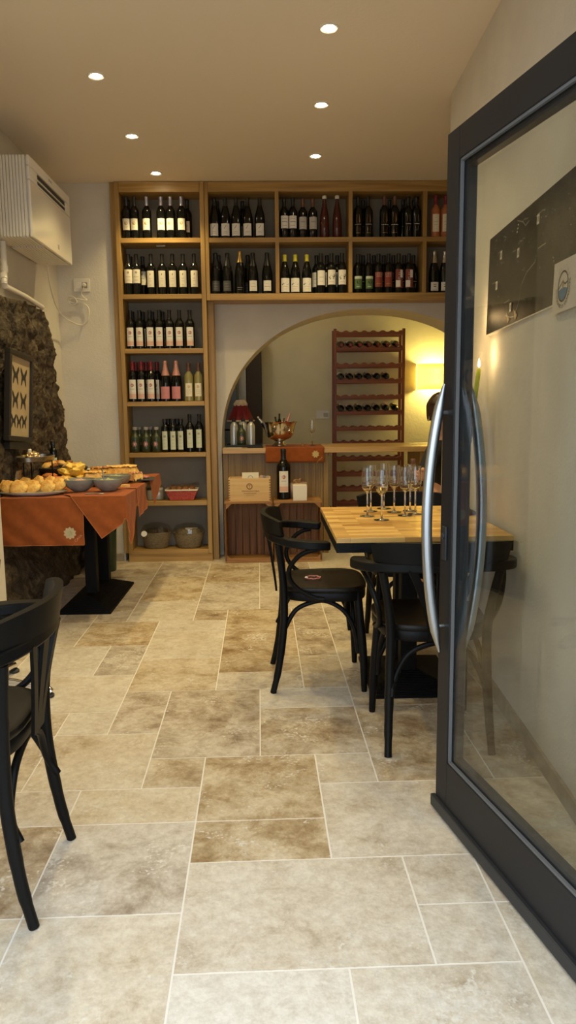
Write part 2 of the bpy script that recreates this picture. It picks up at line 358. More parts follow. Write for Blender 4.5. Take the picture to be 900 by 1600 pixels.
def bez(pts, n=14):
    """Catmull-Rom through the points"""
    p = [V(q) for q in pts]; p = [p[0]*2-p[1]] + p + [p[-1]*2-p[-2]]; out_ = []
    for i in range(1, len(p)-2):
        for k in range(n):
            t = k/n; a, b_, c, d = p[i-1:i+3]
            out_.append(.5*((2*b_) + (c-a)*t + (2*a-5*b_+4*c-d)*t*t + (3*b_-a-3*c+d)*t**3))
    return out_ + [p[-2]]
def flower(R, n=8, k=.24, res=6):
    return [(R*(1-k+k*cos(n*a))*cos(a+pi/n), R*(1-k+k*cos(n*a))*sin(a+pi/n)) for a in [2*pi*i/(n*res) for i in range(n*res)]]
_txt = {}
def text_geo(s):
    if s not in _txt:
        cu = bpy.data.curves.new('t', 'FONT'); cu.body = s; cu.size = 1; cu.align_x = 'CENTER'; cu.resolution_u = 3
        o = bpy.data.objects.new('t', cu); COL.objects.link(o); dg = bpy.context.evaluated_depsgraph_get(); ev = o.evaluated_get(dg); me = ev.to_mesh()
        _txt[s] = ([tuple(v.co) for v in me.vertices], [tuple(p.vertices) for p in me.polygons]); ev.to_mesh_clear()
        bpy.data.objects.remove(o); bpy.data.curves.remove(cu)
    return _txt[s]
TEXTS = ['LA CAVA', 'PRIMIS', 'ANCORA', 'T'] + sorted(set('COLLINE DISTECANTO DI RIOMAGGIORE'.replace(' ', '')))
for t_ in TEXTS: text_geo(t_)
def put_text(mb, s, size, o, xd, yd, m=0):
    vs, fs = text_geo(s); mb.add([V(o) + V(xd)*(p[0]*size) + V(yd)*(p[1]*size) for p in vs], fs, m)

# ------------------------------------------------------------------ scene objects
def tag(o, label=None, cat=None, group=None, kind=None):
    if label: o['label'] = label
    if cat: o['category'] = cat
    if group: o['group'] = group
    if kind: o['kind'] = kind
    return o
def thing(name, label, cat, loc=(0, 0, 0), rz=0, group=None):
    o = bpy.data.objects.new(name, None); COL.objects.link(o); o.empty_display_size = .05
    o.location = loc; o.rotation_euler = (0, 0, rz); return tag(o, label, cat, group)
def dup(root, loc, rz=None, label=None, group=None, parent=None):
    r = root.copy(); COL.objects.link(r)
    if parent is not None: r.parent = parent
    else:
        r.location = loc
        if rz is not None: r.rotation_euler = (0, 0, rz)
        if label: r['label'] = label
        if group: r['group'] = group
    for ch in list(root.children): dup(ch, None, parent=r)
    return r
def struct(name, mb, mats, **kw):
    o = mb.build(name, mats, **kw); o['kind'] = 'structure'; return o
ORD = ['first', 'second', 'third', 'fourth', 'fifth', 'sixth', 'seventh', 'eighth', 'ninth', 'tenth']
NUM = ['zero', 'one', 'two', 'three', 'four', 'five', 'six', 'seven', 'eight', 'nine', 'ten']
# ================================================================== SETTING
ZC = 2.979
FROT = -atan2(.013, 1.0)
def FX(x, y):       # floor-pattern frame to world (pattern is turned slightly against the room)
    th = atan2(-.013, 1.0); c, s = cos(th), sin(th); return (x*c + y*s, -x*s + y*c)
def gx(i): return -.015 + .1978*i
def gy(k):
    return 1.495 + .2025*k + .0009*k*k if k >= 0 else 1.495 + .2025*k
KN = [(-1,0,3,2),(2,1,1,1),(2,0,1,1),(-1,-2,2,2),(1,-2,2,2),(1,2,2,2),(-1,2,2,1),(-1,3,2,2),(1,4,1,1),(2,4,2,3),(0,5,2,2),(-3,1,2,2),(-3,3,2,1),(-3,-1,2,2),
      (-4,4,2,2),(-2,4,1,1),(-2,5,2,3),(-3,6,1,2),(0,7,2,1),(-4,6,1,1),(-5,7,2,2),(-4,9,1,2),(-6,9,2,2),(-5,11,2,2),(-5,13,1,1),(-4,13,2,2),(-3,12,2,1),(-3,10,2,2),
      (-3,8,2,2),(-1,9,2,3),(-1,8,2,1),(-1,12,2,2),(-2,14,2,3),(-2,13,1,1),(3,-2,2,3)]
occ = {}; tiles = []
def free(i, k, w, h): return all((i+a, k+b_) not in occ for a in range(w) for b_ in range(h))
def place(i, k, w, h):
    for a in range(w):
        for b_ in range(h): occ[(i+a, k+b_)] = 1
    tiles.append((i, k, w, h))
for t in KN:
    if free(*t): place(*t)
rnd = random.Random(4)
for k in range(-3, 36):
    for i in range(-11, 15):
        if (i, k) in occ: continue
        opts = [(3, 2), (2, 3), (2, 2), (2, 1), (1, 2), (1, 1)]; rnd.shuffle(opts)
        for w, h in sorted(opts, key=lambda q: -q[0]*q[1]*rnd.uniform(.5, 1.4)):
            if i+w <= 15 and k+h <= 36 and free(i, k, w, h): place(i, k, w, h); break
mb = MB(); vals = []
g = .0025
for (i, k, w, h) in tiles:
    x0, x1, y0, y1 = gx(i)+g, gx(i+w)-g, gy(k)+g, gy(k+h)-g
    q = [FX(*p) for p in ((x0, y0), (x1, y0), (x1, y1), (x0, y1))]
    mb.add([(a, b_, 0) for a, b_ in q] + [(a, b_, -.004) for a, b_ in q], [(0, 1, 2, 3), (0, 4, 5, 1), (1, 5, 6, 2), (2, 6, 7, 3), (3, 7, 4, 0)], 0)
    c = (rnd.random(), rnd.random(), rnd.random())
    if (i, k) in ((-1, 2), (-1, 3), (-1, 9), (-1, 12)): c = (.12, .95, c[2])
    if (i, k) in ((-1, -2),): c = (1.25, .05, c[2])
    if (i, k) in ((-1, 0), (2, 1), (2, 0), (1, 2), (1, -2)): c = (.70, .32, c[2])
    vals += [c]*5
mb.add([(-2.4, .9, -.0009), (3.2, .9, -.0009), (3.2, 8.6, -.0009), (-2.4, 8.6, -.0009)], [(0, 1, 2, 3)], 1); vals.append((0, 0, 0))
fl = struct('floor', mb, [M['tile'], M['grout']], smooth=0)
at_ = fl.data.attributes.new('tile', 'FLOAT_VECTOR', 'FACE'); at_.data.foreach_set('vector', [c for v_ in vals for c in v_])
mb = MB().box((-6, -9, -.06), (6, 1.0, -.012)); struct('street_pavement', mb, P('street_paving', (.42, .41, .39), .8, var=.15, vscale=6))

mb = MB().box((-2.2, .9, ZC), (3.0, 8.6, ZC+.1)); struct('ceiling', mb, M['ceiling'])

# right wall leans a little, ends in a corner at Y 4.5, then a recess
def wallx(Y, z): 
    b_ = .912 + .0475*(Y-2.0); t = .995 + .0225*(Y-2.0); return b_ + (t-b_)*z/ZC
mb = MB(); Y0, Y1 = .9, 4.41
pb = [(wallx(Y0, 0), Y0, -.02), (wallx(Y1, 0), Y1, -.02), (wallx(Y1, ZC), Y1, ZC), (wallx(Y0, ZC), Y0, ZC)]
mb.add(pb + [(2.3, Y0, -.02), (2.3, Y1, -.02), (2.3, Y1, ZC), (2.3, Y0, ZC)], [(0, 3, 2, 1), (1, 2, 6, 5), (0, 4, 7, 3), (4, 5, 6, 7)])
struct('wall_right', mb, M['plaster'], smooth=0)
mb = MB().box((2.3, 4.38, -.02), (2.4, 8.6, ZC)); struct('wall_right', mb, M['plaster'])
mb = MB()
mb.grid(lambda u, v: V((wallx(1.0+3.41*u, .03) - .012 - (0 if v < .7 else .0), 1.0+3.41*u, .062*v)), 8, 1)
mb.grid(lambda u, v: V((wallx(1.0+3.41*u, .03) - .012 + .02*v, 1.0+3.41*u, .062)), 8, 1)
struct('baseboard_right', mb, M['skirt'], smooth=0)

# left wall and stone
mb = MB().box((-1.9, .9, -.02), (-1.645, 8.6, ZC)); struct('wall_left', mb, M['plaster'])
mb = MB().box((-1.62, .9, -.02), (-1.405, 3.86, ZC)); struct('wall_left', mb, M['plaster'])
def stone(u, v):
    z = -.01 + 1.99*v
    yend = 5.96 if z < .3 else (5.96 - (z-.3)*.06 if z < 1.05 else 5.915 - (z-1.05)*.46)
    yend += .035*noise.noise(V((3.1, 0, z*7)))
    Y = 3.86 + (yend-3.86)*u; z = z - .10*max(0, v-.6)*max(0, 1-u*1.3) + (.02*noise.noise(V((Y*6, 1, 2))) if v > .97 else 0)
    x = -1.465 - .03*(Y-3.9)/1.9 - .095*min(1, max(0, (z-.2)/.4))
    p = V((0, Y*1.0, z))
    d, pts = noise.voronoi(V((0, Y*4.2, z*6.5)), distance_metric='DISTANCE')
    x += .030*(.5-min(1, d[0])) + .022*min(.5, (d[1]-d[0])) + .026*noise.fractal(V((0, Y*11, z*7)), .6, 2.3, 7) + .02*noise.noise(p*2.2)
    x = max(x, -1.615 - .02*noise.noise(V((4, Y*20, z*20))))
    if z > .38: x = min(x, -1.535)
    if u > .985 or v > .985: x = -1.66
    return V((x, Y, z))
mb = MB().grid(stone, 150, 150); struct('wall_left', mb, M['stone'], smooth=70)

# front wall round the entrance (behind the camera's picture, it lets the daylight in)
mb = MB().box((-1.9, .95, 2.25), (3, 1.15, ZC)).box((-1.9, .95, -.02), (-1.25, 1.15, 2.25)).box((.80, .95, -.02), (1.3, 1.15, 2.25))
struct('wall_front', mb, M['plaster'])

# back wall: plain piece beside the shelf, wall with the arch, far room
mb = MB().box((-1.65, 6.05, -.02), (-1.20, 6.35, ZC)); struct('wall_back', mb, M['plaster'])
mb = MB().box((-1.63, 6.03, 0), (-1.215, 6.05, .068)); struct('baseboard_back', mb, M['skirt'], bevel=.002)
YA, YB = 6.25, 6.68
def archpt(t):       # t 0..1 from the left foot to the right foot
    a = pi*(1-t); n_ = 2/2.2
    return (.86 + 1.26*math.copysign(abs(cos(a))**n_, cos(a)), .93 + 1.115*abs(sin(a))**n_)
mb = MB(); K = 64
ap = [(-.40, -.02), (-.40, .93)] + [archpt(i/K) for i in range(1, K)] + [(2.12, .93), (2.12, -.02)]
for j in range(len(ap)-1):
    (xa, za), (xb, zb) = ap[j], ap[j+1]
    mb.add([(xa, YA, za), (xb, YA, zb), (xb, YB, zb), (xa, YB, za)], [(0, 1, 2, 3)])
    if xb > xa+1e-6:
        mb.add([(xa, YA, za), (xb, YA, zb), (xb, YA, ZC), (xa, YA, ZC)], [(0, 3, 2, 1)]); mb.add([(xa, YB, za), (xb, YB, zb), (xb, YB, ZC), (xa, YB, ZC)], [(0, 1, 2, 3)])
for xa, xb in ((-1.2, -.40), (2.12, 2.3)):
    mb.add([(xa, YA, -.02), (xb, YA, -.02), (xb, YA, ZC), (xa, YA, ZC)], [(0, 3, 2, 1)]); mb.add([(xa, YB, -.02), (xb, YB, -.02), (xb, YB, ZC), (xa, YB, ZC)], [(0, 1, 2, 3)])
struct('wall_back', mb, M['plaster'], smooth=30)
mb = MB().box((-.07, 8.3, -.02), (3.0, 8.45, ZC)); struct('wall_far', mb, M['plaster_yel'])
mb = MB().box((-1.3, 8.42, -.02), (-.07, 8.5, ZC)).box((-1.3, 6.68, -.02), (-1.2, 8.5, ZC)); struct('wall_far', mb, M['plaster'])
# doorway at the far left of the back room
mb = MB().box((-.235, 8.05, 0), (-.075, 8.29, 2.1)); struct('door_2', mb, M['darkdoor'], bevel=.004)
mb = MB().box((-.40, 8.02, 0), (-.24, 8.36, 2.1)).box((-.365, 8.0, 0), (-.33, 8.02, 2.1)); struct('trim_1', mb, M['jamb'], bevel=.003)

# ================================================================== GLASS DOOR
p0, p1 = V((.505, 2.155, 0)), V((.655, 1.44, 0)); dd = (p1-p0).normalized(); ang = atan2(dd.y, dd.x)
door = bpy.data.objects.new('door_1', None); COL.objects.link(door); door.location = p0; door.rotation_euler = (0, 0, ang)
tag(door, kind='structure'); door['label'] = 'open anthracite glass entrance door with bowed steel handles'
# local: x along the leaf towards the hinge, y towards the wall side (+y = back face), z up. front face y=0
DT, LW = .055, .98
nb = V((-dd.y, dd.x, 0)); SG = 1 if nb.x > 0 else -1      # back face on the wall side
def yb(v): return v*SG
def dbox(mb, x0, x1, y0, y1, z0, z1, m=0):
    a, b_ = sorted((yb(y0), yb(y1))); return mb.box((x0, a, z0), (x1, b_, z1), m)
mb = MB(); dbox(mb, 0, .074, 0, DT, .03, 1.99); mb.build('stile', M['door'], door, bevel=.002)
mb = MB(); dbox(mb, LW-.074, LW, 0, DT, .03, 1.99); mb.build('stile', M['door'], door, bevel=.002)
mb = MB(); dbox(mb, .074, LW-.074, 0, DT, 1.905, 1.99); mb.build('top_rail', M['door'], door, bevel=.002)
mb = MB(); dbox(mb, .074, LW-.074, 0, DT, .03, .185); mb.build('bottom_rail', M['door'], door, bevel=.002)
mb = MB(); dbox(mb, -.012, LW, -.012, .004, .008, .045); dbox(mb, 0, LW, .004, DT, .012, .03); mb.build('door_sweep', M['rubber'], door, bevel=.003)
mb = MB()
for y0, y1 in ((.004, .012), (DT-.012, DT-.004)):
    dbox(mb, .074, .081, y0, y1, .185, 1.905); dbox(mb, LW-.081, LW-.074, y0, y1, .185, 1.905); dbox(mb, .074, LW-.074, y0, y1, 1.898, 1.905); dbox(mb, .074, LW-.074, y0, y1, .185, .192)
mb.build('glazing_bead', M['gasket'], door, smooth=0)
mb = MB()
for x0, x1, z0, z1 in ((.074, .098, .185, 1.905), (LW-.098, LW-.074, .185, 1.905), (.098, LW-.098, 1.881, 1.905), (.098, LW-.098, .185, .209)): dbox(mb, x0, x1, .016, DT-.016, z0, z1)
mb.build('spacer_seal', M['rubber'], door, smooth=0)
mb = MB(); dbox(mb, .078, LW-.078, .012, .016, .189, 1.901); dbox(mb, .098, LW-.098, DT-.016, DT-.012, .209, 1.881); mb.build('glass_pane', M['glassdoor'], door, smooth=0)
for sgn, x_, y_ in ((-1, .034, 0), (1, .036, DT)):
    mb = MB(); pts = []
    for i in range(25):
        t = i/24; z = .52 + .79*t; b_ = .012 + .047*(1-(2*t-1)**2); pts.append(V((x_, yb(y_ + sgn*b_), z)))
    mb.tube(pts, [.004 + .0115*min(1, min(i, 24-i)/2.2) for i in range(25)], 14)
    for zz in (.60, 1.23): mb.tube([(x_, yb(y_), zz), (x_, yb(y_ + sgn*.03), zz)], .006, 8)
    mb.build('pull_handle', M['steel'], door)
mb = MB(); dbox(mb, .022, .048, -.006, 0, .80, .90); mb.tube([(.035, yb(-.002), .872), (.035, yb(-.012), .872)], .009, 12); mb.build('lock_plate', M['rubber'], door, bevel=.002)

# ================================================================== POSTER ON THE RIGHT WALL
def wp(Y, z, d=0): return V((wallx(Y, z) - d, Y, z))
PYa, PYb = 3.35, 1.75
ZT0, ZT1, ZB0, ZB1 = 1.967, .005, 1.559, .020
def ztop(Y): return ZT0 + (PYa-Y)*ZT1
def zbot(Y): return ZB0 + (PYa-Y)*ZB1
po = thing('wall_poster', 'long dark map panel on the pale wall behind the glass door', 'poster', wp(PYa, 1.55))
def pq(mb, y0, y1, d0, d1, ta, tb, m):
    z = lambda Y, t: zbot(Y) + (ztop(Y)-zbot(Y))*t
    a = [(y0, ta), (y1, ta), (y1, tb), (y0, tb)]
    mb.add([wp(Y, z(Y, t), d)-V(po.location) for d in (d1, d0) for Y, t in a], [(0, 1, 2, 3), (7, 6, 5, 4), (0, 4, 5, 1), (1, 5, 6, 2), (2, 6, 7, 3), (3, 7, 4, 0)], m)
mb = MB(); pq(mb, PYa, PYb, .012, .028, 0, 1, 0); mb.build('print', M['poster'], po, smooth=0)
mb = MB(); pq(mb, PYa+.006, PYa, .008, .0285, -.01, 1.01, 0); pq(mb, PYa+.006, PYb, .008, .0285, 1.0, 1.012, 0); pq(mb, PYa+.006, PYb, .002, .0275, -.012, 0, 0); mb.build('edge_strip', M['posterwhite'], po, smooth=0)
def PT(Y, t, d=.0295): z = zbot(Y)+(ztop(Y)-zbot(Y))*t; return wp(Y, z, d)-V(po.location)
mb = MB()
def mark(Y, t, w, h, m=0): 
    z = .40; mb.add([PT(Y, t), PT(Y-w, t), PT(Y-w, t+h/z), PT(Y, t+h/z)], [(0, 1, 2, 3)], m)
for Y, t in ((3.17, .70), (2.93, .60), (3.22, .42), (3.0, .12), (2.71, .77)):
    mark(Y, t, .026, .034, 1); mark(Y-.006, t+.02, .014, .018, 0)
for Y, t in ((2.95, .84),): 
    for k in range(3): mark(Y-.006*k, t+.03*k, .012, .006, 1)
rp_ = random.Random(3)
for Y, t, n_ in ((3.25, .93, 2), (3.12, .86, 2), (3.13, .90, 2), (2.92, .73, 6), (2.99, .68, 3), (2.72, .85, 7), (3.27, .50, 4), (3.08, .23, 6), (3.20, .78, 2), (2.88, .90, 5), (2.85, .45, 2)):
    for k in range(n_): mark(Y-.014*k, t+rp_.uniform(-.008, .008), .010, .004, 0)
for k in range(70): mark(rp_.uniform(2.35, 3.3), rp_.uniform(.05, .95), rp_.uniform(.003, .009), rp_.uniform(.002, .006), 0)
def line(pts, m=0, w=.004):
    for (a, ta), (b_, tb) in zip(pts, pts[1:]): mb.add([PT(a, ta), PT(b_, tb), PT(b_, tb+w/.4), PT(a, ta+w/.4)], [(0, 1, 2, 3)], m)
line([(3.05, .10), (2.98, .06), (2.93, .05), (2.88, .16), (2.85, .32), (2.80, .40), (2.70, .45), (2.68, .55), (2.60, .55)])
line([(2.95, .95), (2.88, .90), (2.84, .84), (2.80, .86)])
for y_ in (3.02, 2.92): 
    mb.add([PT(y_, .02), PT(y_-.03, .05), PT(y_+.02, .13)], [(0, 1, 2)], 2)
mb.build('map_marks', [M['postergrey'], M['posterwhite'], M['postertan']], po, smooth=0)
# white sheet with the round emblem
sh_ = MB()
def SH(Y, z, d=.031): return wp(Y, z, d)-V(po.location)
SY0, SY1 = 2.492, 2.15
zb0, zb1, zt0, zt1 = 1.541, 1.545, 1.704, 1.700
sh_.add([SH(SY0, zb0), SH(SY1, zb1), SH(SY1, zt1), SH(SY0, zt0)], [(0, 1, 2, 3)], 0)
cyE, czE, RE = 2.400, 1.621, .046
def ell(pts, m, d): sh_.add([SH(cyE-a, czE+b_, d) for a, b_ in pts], [tuple(range(len(pts)))], m)
circ = lambda r, n=40: [(r*cos(2*pi*i/n), r*1.06*sin(2*pi*i/n)) for i in range(n)]
for i in range(40):
    a, b_ = 2*pi*i/40, 2*pi*(i+1)/40
    for r1, r2 in ((RE*.88, RE),): ell([(r1*cos(a), r1*1.06*sin(a)), (r2*cos(a), r2*1.06*sin(a)), (r2*cos(b_), r2*1.06*sin(b_)), (r1*cos(b_), r1*1.06*sin(b_))], 1, .0318)
rr_ = RE*.87
ell([(rr_*cos(a), rr_*1.06*sin(a)) for a in [pi*1.08+(pi*.84)*i/14 for i in range(15)]] + [(rr_*.6, -rr_*.18), (0, -rr_*.08), (-rr_*.6, -rr_*.20)], 2, .0316)
mt = [(-rr_, -.004), (-rr_*.55, .006), (-rr_*.1, rr_*.42), (0, rr_*.42), (rr_*.4, rr_*.14), (rr_*.95, rr_*.26)]
for (a, b_), (c, d) in zip(mt, mt[1:]): ell([(a, b_-.0035), (c, d-.0035), (c, d+.0015), (a, b_+.0015)], 1, .0317)
ell([(0, -.010), (.008, .004), (.004, .018), (-.004, .018), (-.008, .004)], 3, .0317)
def arctext(s_, r, a0, a1, size, top, m=1):
    n_ = len(s_)
    for i, ch in enumerate(s_):
        if ch == ' ': continue
        a = a0 + (a1-a0)*(i/(n_-1)); vs, fs = text_geo(ch); q = a-pi/2 if top else a+pi/2
        out_ = []
        for px_, py_, _ in vs:
            x, y = px_*size, py_*size; X, Y_ = x*cos(q)-y*sin(q), x*sin(q)+y*cos(q); out_.append(SH(cyE-(r*cos(a)+X), czE+r*1.06*sin(a)+Y_, .0318))
        sh_.add(out_, fs, m)
arctext('COLLINE', RE*1.14, radians(150), radians(30), .016, True, 4)
arctext('DISTECANTO DI RIOMAGGIORE', RE*1.40, radians(188), radians(372), .017, False, 1)
sh_.build('emblem_sheet', [M['postersheet'], M['ink'], M['emblemblue'], M['postertan'], M['greyink']], po, smooth=0)

# ================================================================== CEILING SPOTS
spots = [(-.888, 2.50), (-.888, 3.355), (-.879, 4.177), (-.851, 5.044), (-.811, 5.80), (.30, 2.80), (.302, 3.679), (.328, 4.551), (.35, 5.428)]
order_l = {1: 'second of the row along the stone wall', 2: 'third of the row along the stone wall', 3: 'fourth of the row along the stone wall', 4: 'last of the row, just before the tall shelf unit',
           6: 'nearest one in view of the row over the room middle', 7: 'middle one in view of the row over the room middle', 8: 'last of the middle row, before the shelves over the arch'}
proto = None
def spot_lamp(o, e_=1.0):
    ld = bpy.data.lights.new('spot_light', 'SPOT'); ld.energy = SPOT_W*e_; ld.color = (1, .77, .345); ld.spot_size = radians(112); ld.spot_blend = .75; ld.shadow_soft_size = .028
    lo = bpy.data.objects.new('spot_light', ld); COL.objects.link(lo); lo.location = (o.location.x, o.location.y, ZC-.03)
SPOT_W = 39
for i, (x, y) in enumerate(spots):
    lab = 'round recessed ceiling spotlight, lit, ' + order_l.get(i, '%s over the entrance end of the room' % ('beside the long wall' if x < 0 else 'in the middle row'))
    if i == 0: lab = 'recessed ceiling spotlight near the entrance, first of the row along the stone wall'
    if i == 5: lab = 'recessed ceiling spotlight near the entrance, first of the middle row'
    if proto is None:
        proto = thing('ceiling_spotlight', lab, 'light', (x, y, ZC), 0, 'recessed ceiling spotlights')
        mb = MB().lathe([(.030, -.004), (.040, -.007), (.046, -.004), (.047, 0.0)], 28); mb.build('trim_ring', M['china'], proto)
        mb = MB().lathe([(.0, -.010), (.018, -.0085), (.029, -.004)], 24); mb.build('bulb', M['bulb'], proto)
        o = proto
    else: o = dup(proto, (x, y, ZC), label=lab)
    spot_lamp(o, .45 if i in (0, 5) else 1)
# ================================================================== SHELF UNITS
YF, YBK = 6.0, 6.235
SZ = [2.56, 2.137, 1.719, 1.304, .895, .50, .097]
tu = thing('tall_shelf_unit', 'tall oak shelf unit from floor to ceiling beside the plain wall', 'shelf', (-.83, YF, 0))
def W(mb, lo, hi, o=tu.location): return mb.box([lo[i]-o[i] for i in range(3)], [hi[i]-o[i] for i in range(3)])
W(MB(), (-1.165, YF, .065), (-1.132, YBK, 2.976)).build('side_panel', M['oak'], tu, bevel=.0015)
W(MB(), (-.512, YF, .065), (-.478, YBK, 2.976)).build('side_panel', M['oak'], tu, bevel=.0015)
W(MB(), (-1.205, YF+.022, .07), (-1.167, YF+.10, 2.976)).build('filler_strip', M['oak'], tu, bevel=.001)
W(MB(), (-1.13, YF+.004, 2.90), (-.514, YBK, 2.976)).build('top_board', M['oakx'], tu, bevel=.0015)
W(MB(), (-1.165, YF+.004, 0), (-.478, YBK, .064)).build('plinth', M['oakx'], tu, bevel=.0015)
W(MB(), (-1.13, YBK-.012, .10), (-.514, YBK-.002, 2.90)).build('back_panel', M['shelfback'], tu)
for z in SZ: W(MB(), (-1.131, YF+.002, z-.036), (-.513, YBK-.013, z)).build('shelf', M['oakx'], tu, bevel=.0015)
W(MB(), (-.87, YF+.10, SZ[0]-.042), (-.80, YF+.125, SZ[0]-.0365)).build('shelf_clip', M['china'], tu)
wu = thing('wall_shelf_unit', 'two-row oak bottle shelf built over the arch', 'shelf', (.7, YF, 2.1)); O2 = wu.location
W(MB(), (-.475, YF+.002, 2.087), (-.447, YBK, 2.976), O2).build('side_panel', M['oak'], wu, bevel=.0015)
W(MB(), (1.86, YF+.002, 2.087), (1.89, YBK, 2.976), O2).build('side_panel', M['oak'], wu, bevel=.0015)
W(MB(), (-.446, YF+.002, 2.90), (1.859, YBK, 2.976), O2).build('top_board', M['oakx'], wu, bevel=.0015)
W(MB(), (-.446, YF+.002, 2.087), (1.859, YBK, 2.137), O2).build('bottom_board', M['oakx'], wu, bevel=.0015)
W(MB(), (-.446, YF+.004, 2.524), (1.859, YBK-.013, 2.56), O2).build('shelf', M['oakx'], wu, bevel=.0015)
W(MB(), (-.446, YBK-.012, 2.137), (1.859, YBK-.002, 2.90), O2).build('back_panel', M['shelfback'], wu)
for x in (.084, .658, 1.241):
    W(MB(), (x-.015, YF, 2.137), (x+.015, YBK-.013, 2.524), O2).build('divider', M['oak'], wu, bevel=.0015)
    W(MB(), (x-.015, YF, 2.56), (x+.015, YBK-.013, 2.90), O2).build('divider', M['oak'], wu, bevel=.0015)
W(MB(), (-.476, YF+.07, .001), (-.43, YBK, 2.087), O2).build('end_post', M['oak'], wu, bevel=.0015)

# ================================================================== BOTTLES
PROF = dict(
 bord=([(.030, 0), (.0365, .004), (.0365, .188), (.0345, .203), (.024, .221), (.0155, .236), (.0138, .25), (.0138, .284), (.0150, .286), (.0150, .298), (.0135, .300)], .300, .236),
 burg=([(.034, 0), (.0410, .005), (.0410, .145), (.0375, .174), (.028, .208), (.019, .238), (.0145, .262), (.0140, .284), (.0155, .287), (.0155, .297), (.014, .299)], .300, .240),
 champ=([(.036, 0), (.0425, .005), (.0425, .138), (.0395, .172), (.0305, .212), (.021, .246), (.0160, .275), (.0150, .292), (.0170, .296), (.0170, .308), (.013, .314)], .314, .215),
 rosetall=([(.032, 0), (.0375, .005), (.0370, .12), (.0325, .165), (.023, .215), (.0155, .255), (.0135, .285), (.0165, .288), (.0165, .304), (.012, .308)], .308, .284),
 squat=([(.034, 0), (.0400, .005), (.0400, .105), (.037, .122), (.024, .138), (.0165, .148), (.0160, .172), (.0185, .174), (.0185, .192), (.017, .194)], .194, .172),
 marasca=([(.026, 0), (.0300, .004), (.0300, .190), (.0275, .203), (.0165, .213), (.0145, .222), (.0145, .236), (.0185, .238), (.0185, .262), (.017, .264)], .264, .236),
)
def wrap(mb, r, pts, zc, m, sc=1.0):
    """a flat outline (s across, t up) bent round the front of a bottle"""
    mb.add([(r*sin(s/r), -r*cos(s/r), zc+t) for s, t in pts], [tuple(range(len(pts)))], m)
def strip(mb, r, s0, s1, t0, t1, m, n=8):
    vs = []; fs = []
    for i in range(n+1):
        s = s0+(s1-s0)*i/n; vs += [(r*sin(s/r), -r*cos(s/r), t0), (r*sin(s/r), -r*cos(s/r), t1)]
    fs = [(2*i, 2*i+2, 2*i+3, 2*i+1) for i in range(n)]; mb.add(vs, fs, m)
def make_bottle(name, shape, h, glass, cap, caplow=None, label=None, marks=(), hs=1.0, extra=None):
    prof, ph, zc = PROF[shape]; k = h/ph; prof = [(r*hs, z*k) for r, z in prof]; zc = (caplow or zc)*k
    root = thing(name, '', '')
    MB().lathe(prof, 28).build('body', M[glass], root, smooth=50)
    if cap:
        def rad(z):
            for (a, b_), (c, d) in zip(prof, prof[1:]):
                if b_ <= z <= d: return a+(c-a)*(z-b_)/max(1e-6, d-b_)
        cp = [(rad(zc)+.0007, zc)] + [(r+.0008, z) for r, z in prof if z > zc+.002]; cp[-1] = (cp[-1][0], cp[-1][1]+.001)
        MB().lathe(cp, 20).build('capsule', M[cap], root, smooth=50)
    if label:
        mt, z0, z1, w = label; R = max(r for r, z in prof); r1 = R+.0006; mb = MB(); z0 *= k; z1 *= k; zm = (z0+z1)/2; hh = z1-z0
        strip(mb, r1, -w/2, w/2, z0, z1, 0, 10); mats = [M[mt]]
        o = mb.build('label', mats, root)
        for kind, mname, args in marks:
            q = MB(); r2 = r1+.0005
            if kind == 'flower': 
                wrap(q, r2, flower(args[0], args[2] if len(args) > 2 else 8), zm+args[1]*hh, 0)
                wrap(q, r2+.0003, flower(args[0]*.38, 6, .1), zm+args[1]*hh, 1); q.build('emblem', [M[mname], M['blush']], o, smooth=0)
            elif kind == 'disc': wrap(q, r2, [(args[0]*cos(2*pi*i/20), args[0]*sin(2*pi*i/20)) for i in range(20)], zm+args[1]*hh, 0); q.build('emblem', M[mname], o, smooth=0)
            elif kind == 'poly': wrap(q, r2, [(a*w, b_*hh) for a, b_ in args], zm, 0); q.build('emblem', M[mname], o, smooth=0)
            elif kind == 'lines':
                for (t, ww, th) in args: strip(q, r2, -ww*w/2, ww*w/2, zm+t*hh, zm+t*hh+th, 0, 4)
                q.build('lettering', M[mname], o, smooth=0)
            elif kind == 'band': strip(q, r2, -w/2*.999, w/2*.999, zm+args[0]*hh, zm+args[1]*hh, 0, 8); q.build('label_band', M[mname], o, smooth=0)
            elif kind == 'bandw': strip(q, r2, args[2]*w, args[3]*w, zm+args[0]*hh, zm+args[1]*hh, 0, 4); q.build('label_panel', M[mname], o, smooth=0)
    return root
LN = [(.12, .5, .002), (-.12, .7, .0018), (-.2, .55, .0016)]
